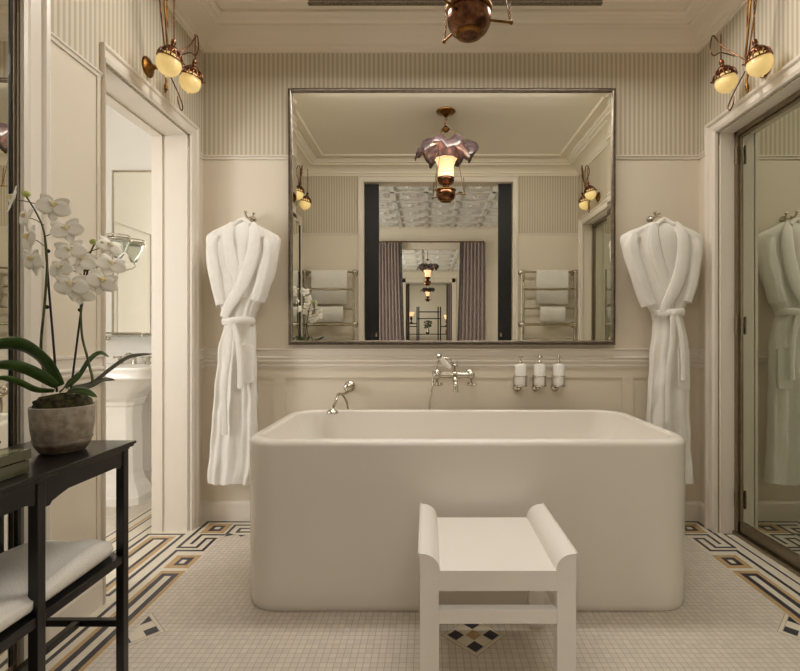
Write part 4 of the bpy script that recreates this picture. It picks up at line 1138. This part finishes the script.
for dx in (-0.10, 0.10):
    w = MB(); c = (bcx+dx, EY1-0.115, 0.915)
    w.lathe([(0,0),(0.026,0),(0.022,0.010),(0.012,0.018),(0.012,0.045),(0,0.05)], c, 16)
    for k in range(4):
        a = k*PI/2+0.4; q = (c[0]+0.036*cos(a), c[1]+0.036*sin(a), c[2]+0.048); w.cyl((c[0],c[1],c[2]+0.048), q, 0.0055, 8); w.ball(q, 0.009, 8, 6)
    w.build('cross_tap', M['chrome'], t)
w = MB(); w.tube(spline([(bcx,EY1-0.115,0.915),(bcx,EY1-0.12,0.965),(bcx,EY1-0.18,0.985),(bcx,EY1-0.235,0.95)],6), [0.018-0.008*i/18 for i in range(19)], 12)
w.ball((bcx,EY1-0.115,0.97), 0.017, 10, 8); w.build('spout', M['chrome'], t)
w = MB(); w.tube(spline([(bcx+0.14,3.35,0.70),(bcx+0.14,3.35,0.62),(bcx+0.145,3.38,0.57),(bcx+0.145,3.44,0.57)],5), 0.010, 10); w.ball((bcx+0.14,3.35,0.59), 0.026, 12, 8)
w.cyl((bcx+0.19,3.40,0.0),(bcx+0.19,3.40,0.12),0.009,8); w.ball((bcx+0.19,3.40,0.12),0.02,10,8)
w.build('waste_trap', M['chrome'], t)

# ------------------------------------------------------------------ dressing room behind the camera (seen in the mirror)
BX0, BX1, BY0, BY1, BZ = -2.4, 2.7, -3.30, YR-RT, 3.10
w = MB(); w.box(-6.2, 5.2, -15.0, FY0, -0.08, 0.0); struct(w, 'floor_hall', M['wood'])
w = MB(); w.box(BX0-0.1, BX0, BY0, BY1, 0, BZ+.1); struct(w, 'wall_dressing_left', M['hall'])
w = MB(); w.box(BX1, BX1+0.1, BY0, BY1, 0, BZ+.1); struct(w, 'wall_dressing_right', M['hall'])
w = MB()
w.box(BX0, XL-0.2, BY1-0.01, BY1+0.1, 0, BZ+.1); w.box(XR+0.16, BX1, BY1-0.01, BY1+0.1, 0, BZ+.1); w.box(BX0, BX1, BY1-0.01, BY1+0.0, 2.95, BZ+.1)
struct(w, 'wall_dressing_front', M['hall'])
o0, o1, oz = -0.60, 0.70, 2.68
w = MB(); w.box(BX0, o0, BY0-0.12, BY0, 0, BZ+.2); w.box(o1, BX1, BY0-0.12, BY0, 0, BZ+.2); w.box(o0, o1, BY0-0.12, BY0, oz, BZ+.2)
struct(w, 'wall_dressing_back', M['hall'])
def tin(x0, x1, y0, y1, z, name, p=0.47):
    w = MB(); w.box(x0, x1, y0, y1, z, z+0.06)
    x = x0
    while x < x1-0.05:
        w.box(x, x+0.06, y0, y1, z-0.05, z); x += p
    y = y0
    while y < y1-0.05:
        w.box(x0, x1, y, y+0.06, z-0.05, z); y += p
    x = x0
    while x < x1-0.1:
        y = y0
        while y < y1-0.1:
            a, b, c, d = x+.11, min(x+p-.05, x1), y+.11, min(y+p-.05, y1)
            if b > a+.1 and d > c+.1:
                w.box(a, b, c, d, z-0.025, z); w.box(a+.05, b-.05, c+.05, d-.05, z-0.045, z-.02)
                w.lathe([(0,-.07),(0.03,-.065),(0.05,-.045),(0,-.04)], ((a+b)/2,(c+d)/2,z), 8)
            y += p
        x += p
    struct(w, name, M['tin'])
tin(BX0, BX1, BY0, BY1, BZ, 'ceiling_dressing')
w = MB(); loop_mould(w, BX0, BX1, BY0, BY1-0.01, [(0,BZ-0.16),(0.02,BZ-0.16),(0.03,BZ-0.13),(0.06,BZ-0.07),(0.11,BZ-0.03),(0.13,BZ-0.025),(0.13,BZ+.001),(0,BZ+.001)])
struct(w, 'trim_17', M['hall'])
# curtains on a rod
t = thing('curtain_rod', 'thin brass curtain rod over the reflected far doorway', 'curtain rod', (0.05, BY0+0.08, 2.80))
w = MB(); w.cyl((-0.91,BY0+0.08,2.80),(1.03,BY0+0.08,2.80), 0.012, 10)
for x in (-0.92, 1.04): w.ball((x,BY0+0.08,2.80), 0.024, 10, 8)
for x in (-0.86, 0.06, 0.98): w.cyl((x,BY0,2.80),(x,BY0+0.08,2.80), 0.009, 8)
w.build('rod', M['brass'], t)
def curtain(name, x0, x1, y, z0, z1, label, trim_side, taper=0.0, n=7):
    t = thing(name, label, 'curtain', ((x0+x1)/2, y, z0))
    w = MB(); rs = []; K = 60
    for z, tp in [(z1,0),(z1-0.6,0.2),(z1-1.4,0.6),(z0+0.3,1),(z0,1)]:
        f = []; b = []
        for i in range(K+1):
            u = i/K
            xx = x0+(x1-x0)*u
            if trim_side > 0: xx = x0+(x1-x0-taper*tp)*u
            else: xx = x1-(x1-x0-taper*tp)*(1-u)
            yy = y+0.035*sin(u*n*2*PI+0.4*z)
            f.append((xx, yy+0.006, z)); b.append((xx, yy-0.006, z))
        rs.append(f+b[::-1])
    w.rings(rs, 0, True); w.build('drape', M['curt'], t)
    w = MB(); X = (x1 if trim_side > 0 else x0)
    zs_ = [(z1,0),(z1-0.6,0.2),(z1-1.4,0.6),(z0+0.3,1),(z0,1)]
    rs = [[(X-trim_side*taper*tp-0.02,y+0.030,z),(X-trim_side*taper*tp+0.02,y+0.030,z),(X-trim_side*taper*tp+0.02,y+0.044,z),(X-trim_side*taper*tp-0.02,y+0.044,z)] for z, tp in zs_]
    w.rings(rs, 0, False); w.build('braid_trim', M['curttrim'], t)
curtain('curtain', -0.90, -0.50, BY0+0.08, 0.01, 2.785, 'mauve-grey curtain reflected in the mirror, gathered on the orchid side of the far doorway', 1, -0.06)
curtain('curtain', 0.62, 1.08, BY0+0.08, 0.01, 2.785, 'mauve-grey curtain with dark braid reflected on the glass-door side of the far doorway', -1, -0.06)
# room C
CY1, CY0 = BY0-0.12, -9.9
w = MB(); w.box(-2.1, -2.0, CY0, CY1, 0, 3.2); struct(w, 'wall_hall_left', M['hall'])
w = MB(); w.box(2.2, 2.3, CY0, CY1, 0, 3.2); struct(w, 'wall_hall_right', M['hall'])
tin(-2.0, 2.2, CY0, CY1, BZ, 'ceiling_hall', 0.9)
p0, p1, pz = -0.72, 0.80, 2.72
w = MB(); w.box(-2.1, p0, CY0-0.12, CY0, 0, 3.2); w.box(p1, 2.3, CY0-0.12, CY0, 0, 3.2); w.box(p0, p1, CY0-0.12, CY0, pz, 3.2)
struct(w, 'wall_hall_back', M['hall'])
w = MB()
for a, b, c, d, pr_ in [(p0-.12,p0,0,pz+.12,.03),(p1,p1+.12,0,pz+.12,.03),(p0-.12,p1+.12,pz,pz+.12,.03),(p0-.13,p0-.11,0,pz+.14,.045),(p1+.11,p1+.13,0,pz+.14,.045)]: w.box(a, b, CY0, CY0+pr_, c, d)
struct(w, 'trim_18', M['trimp'])
w = MB(); loop_mould(w, -2.0, 2.2, CY0, CY1, [(0,BZ-0.22),(0.03,BZ-0.22),(0.04,BZ-0.16),(0.09,BZ-0.07),(0.16,BZ-0.03),(0.16,BZ+.001),(0,BZ+.001)])
struct(w, 'trim_19', M['hall'])
pendant('oil-lamp pendant reflected in the mirror between the grey curtains', 0.0, -5.4, BZ-0.02, 2.19, False)
pendant('smaller oil-lamp pendant reflected deep in the mirror beyond the far doorway', 0.0, -11.6, BZ-0.05, 2.19, False)
# room D
w = MB(); w.box(-1.4, -1.3, -14.6, CY0-0.12, 0, 3.1); struct(w, 'wall_end_left', M['hall'])
w = MB(); w.box(1.5, 1.6, -14.6, CY0-0.12, 0, 3.1); struct(w, 'wall_end_right', M['hall'])
w = MB(); w.box(-1.4, 1.6, -14.7, -14.6, 0, 3.1); struct(w, 'wall_end_back', M['hall'])
w = MB(); w.box(-1.4, 1.6, -14.6, CY0-0.12, BZ-0.03, BZ+.05); struct(w, 'ceiling_end', M['greyp'])
curtain('curtain', -0.86, -0.62, CY0-0.25, 0.01, 2.70, 'small grey curtain reflected deep in the mirror, nearer the orchid', 1, 0, 4)
curtain('curtain', 0.64, 0.88, CY0-0.25, 0.01, 2.70, 'small grey curtain reflected deep in the mirror, nearer the glass door', -1, 0, 4)
# black shelving unit in room D
t = thing('open_shelving', 'black open shelving unit with vase and bottles reflected deep in the mirror', 'shelving', (0.05, -10.6, 0))
for x, h in [(-0.80,1.38),(-0.36,1.95),(-0.30,1.95),(0.36,1.95),(0.44,1.95),(0.86,1.45)]:
    for yy in (-10.75, -10.45):
        w = MB(); w.box(x-0.018, x+0.018, yy-0.018, yy+0.018, 0, h); w.build('post', M['black'], t)
for x0, x1, z in [(-0.82,0.88,1.02),(-0.38,0.46,1.55),(-0.30,0.40,1.78),(-0.82,-0.36,1.28),(0.44,0.88,1.28),(-0.82,0.88,0.5),(-0.82,-0.36,1.38)]:
    w = MB(); w.box(x0, x1, -10.77, -10.43, z-0.015, z+0.015); w.build('shelf', M['black'], t)
def desk_lamp(x, z, label):
    t = thing('table_lamp', label, 'lamp', (x, -10.6, z))
    w = MB(); w.lathe([(0,0),(0.07,0),(0.06,.02),(0.02,.05),(0.03,.10),(0.05,.16),(0.03,.22),(0.015,.25),(0,.25)], (x,-10.6,z+0.016), 16); w.build('lamp_base', M['copper'], t)
    w = MB(); w.lathe([(0.05,.24),(0.075,.26),(0.09,.32),(0.12,.38),(0.11,.38),(0.08,.32),(0.05,.26)], (x,-10.6,z+0.016), 20, None, 0, True, lambda a, z: 0.05*sin(8*a)); w.build('lamp_shade', M['glow'], t)
desk_lamp(-0.56, 1.38, 'small lit lamp on black shelving nearer the orchid, deep in the mirror')
desk_lamp(0.66, 1.28, 'small lit lamp on black shelving nearer the glass door, deep in the mirror')
t = thing('flower_vase', 'vase of green and white foliage on the middle of the black shelving', 'vase', (0.0, -10.6, 1.035))
w = MB(); w.lathe([(0,0),(0.05,0),(0.07,.05),(0.06,.12),(0.035,.17),(0.045,.19),(0.035,.185),(0,.15)], (0,-10.6,1.036), 18); w.build('vase', M['chrome'], t)
w = MB()
for k in range(40):
    a = random.uniform(0,2*PI); r = random.uniform(0,.17); h = random.uniform(.20,.44)
    w.ball((r*cos(a), -10.6+r*sin(a)*.6, 1.036+h), random.uniform(.02,.04), 7, 5)
    w.cyl((0,-10.6,1.18),(r*cos(a), -10.6+r*sin(a)*.6, 1.036+h), .003, 4)
w.build('foliage', M['foliage'], t)
for x, z, m_, h, lb in [(0.66,1.036,M['orange'],.2,'terracotta orange bottle on the black shelving below the lamp'),(0.82,1.296,M['black'],.22,'slim dark bottle at the end of the black shelving')]:
    w = MB(); w.lathe([(0,0),(0.045,0),(0.05,.01),(0.05,h*.6),(0.02,h*.75),(0.016,h),(0,h)], (x,-10.6,z), 16)
    tag(w.build('bottle', m_), lb, 'bottle')

# ------------------------------------------------------------------ lights
def area(name, loc, rot, sx, sy, power, color, spread=None):
    d = bpy.data.lights.new(name, 'AREA'); d.shape = 'RECTANGLE'; d.size = sx; d.size_y = sy; d.energy = power; d.color = color
    if spread: d.spread = spread
    o = bpy.data.objects.new(name, d); col.objects.link(o); o.location = loc; o.rotation_euler = rot; return o
def point(name, loc, power, color, r=0.03):
    d = bpy.data.lights.new(name, 'POINT'); d.energy = power; d.color = color; d.shadow_soft_size = r
    o = bpy.data.objects.new(name, d); col.objects.link(o); o.location = loc; return o
# daylight through the ensuite window (+x); side lights behind the camera are added, without windows
area('side_area_light', (EX0-0.12, 1.10, 1.6), (0, -PI/2, 0), 1.75, 0.8, 40, (1.0,0.995,0.99))
area('side_area_light', (BX0+0.02, -1.4, 1.7), (0, -PI/2, 0), 2.0, 1.8, 36, (1.0,0.96,0.89))  # added fill in front of the solid dressing wall
area('side_area_light', (BX1-0.02, -1.4, 1.7), (0, PI/2, 0), 2.0, 1.8, 8, (1.0,0.96,0.90))  # weaker added fill from the opposite wall, no opening there
area('added_overhead_fill', (0.15, -0.08, 3.05), (math.radians(15), 0, 0), 2.2, 0.45, 24, (1.0,0.96,0.92))  # added unseen fill behind the doorway header, no roof opening
area('added_ceiling_fill', (0.15, 2.255, ZC-0.045), (math.radians(-20), 0, 0), 2.1, 0.22, 23, (1.0,0.945,0.875))  # added fill above the tub, out of view, no fixture built
area('added_hall_fill', (-1.97, -6.6, 1.8), (0, -PI/2, 0), 1.6, 3.5, 70, (1.0,0.95,0.86))  # added fill along the solid hall wall, outside the mirror's view
area('added_end_fill', (-1.27, -12.6, 1.8), (0, -PI/2, 0), 1.4, 2.5, 26, (1.0,0.94,0.85))  # added fill to brighten the last room, kept out of the reflection
point('pendant_bulb', (0.151, 1.73, 2.205+0.30), 5.0, (1.0,0.90,0.76), 0.05)
point('hall_pendant_bulb', (0.0, -5.4, 2.50), 3, (1.0,0.8,0.56), 0.05)
wd = bpy.data.worlds.new('World'); bpy.context.scene.world = wd; wd.use_nodes = True
wd.node_tree.nodes['Background'].inputs[0].default_value = (1.0,0.96,0.88,1); wd.node_tree.nodes['Background'].inputs[1].default_value = 0.6

# ------------------------------------------------------------------ camera
cd = bpy.data.cameras.new('camera'); cam = bpy.data.objects.new('camera', cd); col.objects.link(cam)
cam.location = (0, 0, CZ); cam.rotation_euler = (PI/2, 0, 0)
cd.sensor_width = 36; cd.sensor_fit = 'HORIZONTAL'; cd.lens = F/800*36; cd.shift_x = -(CX-400)/800; cd.shift_y = 0; cd.clip_start = 0.02
bpy.context.scene.camera = cam
sc = bpy.context.scene
sc.view_settings.view_transform = 'Standard'; sc.view_settings.look = 'None'; sc.view_settings.exposure = 0.26; sc.view_settings.gamma = 1
sc.cycles.max_bounces = 12; sc.cycles.diffuse_bounces = 6; sc.cycles.glossy_bounces = 6; sc.cycles.use_denoising = True
sc.cycles.sample_clamp_indirect = 4.0
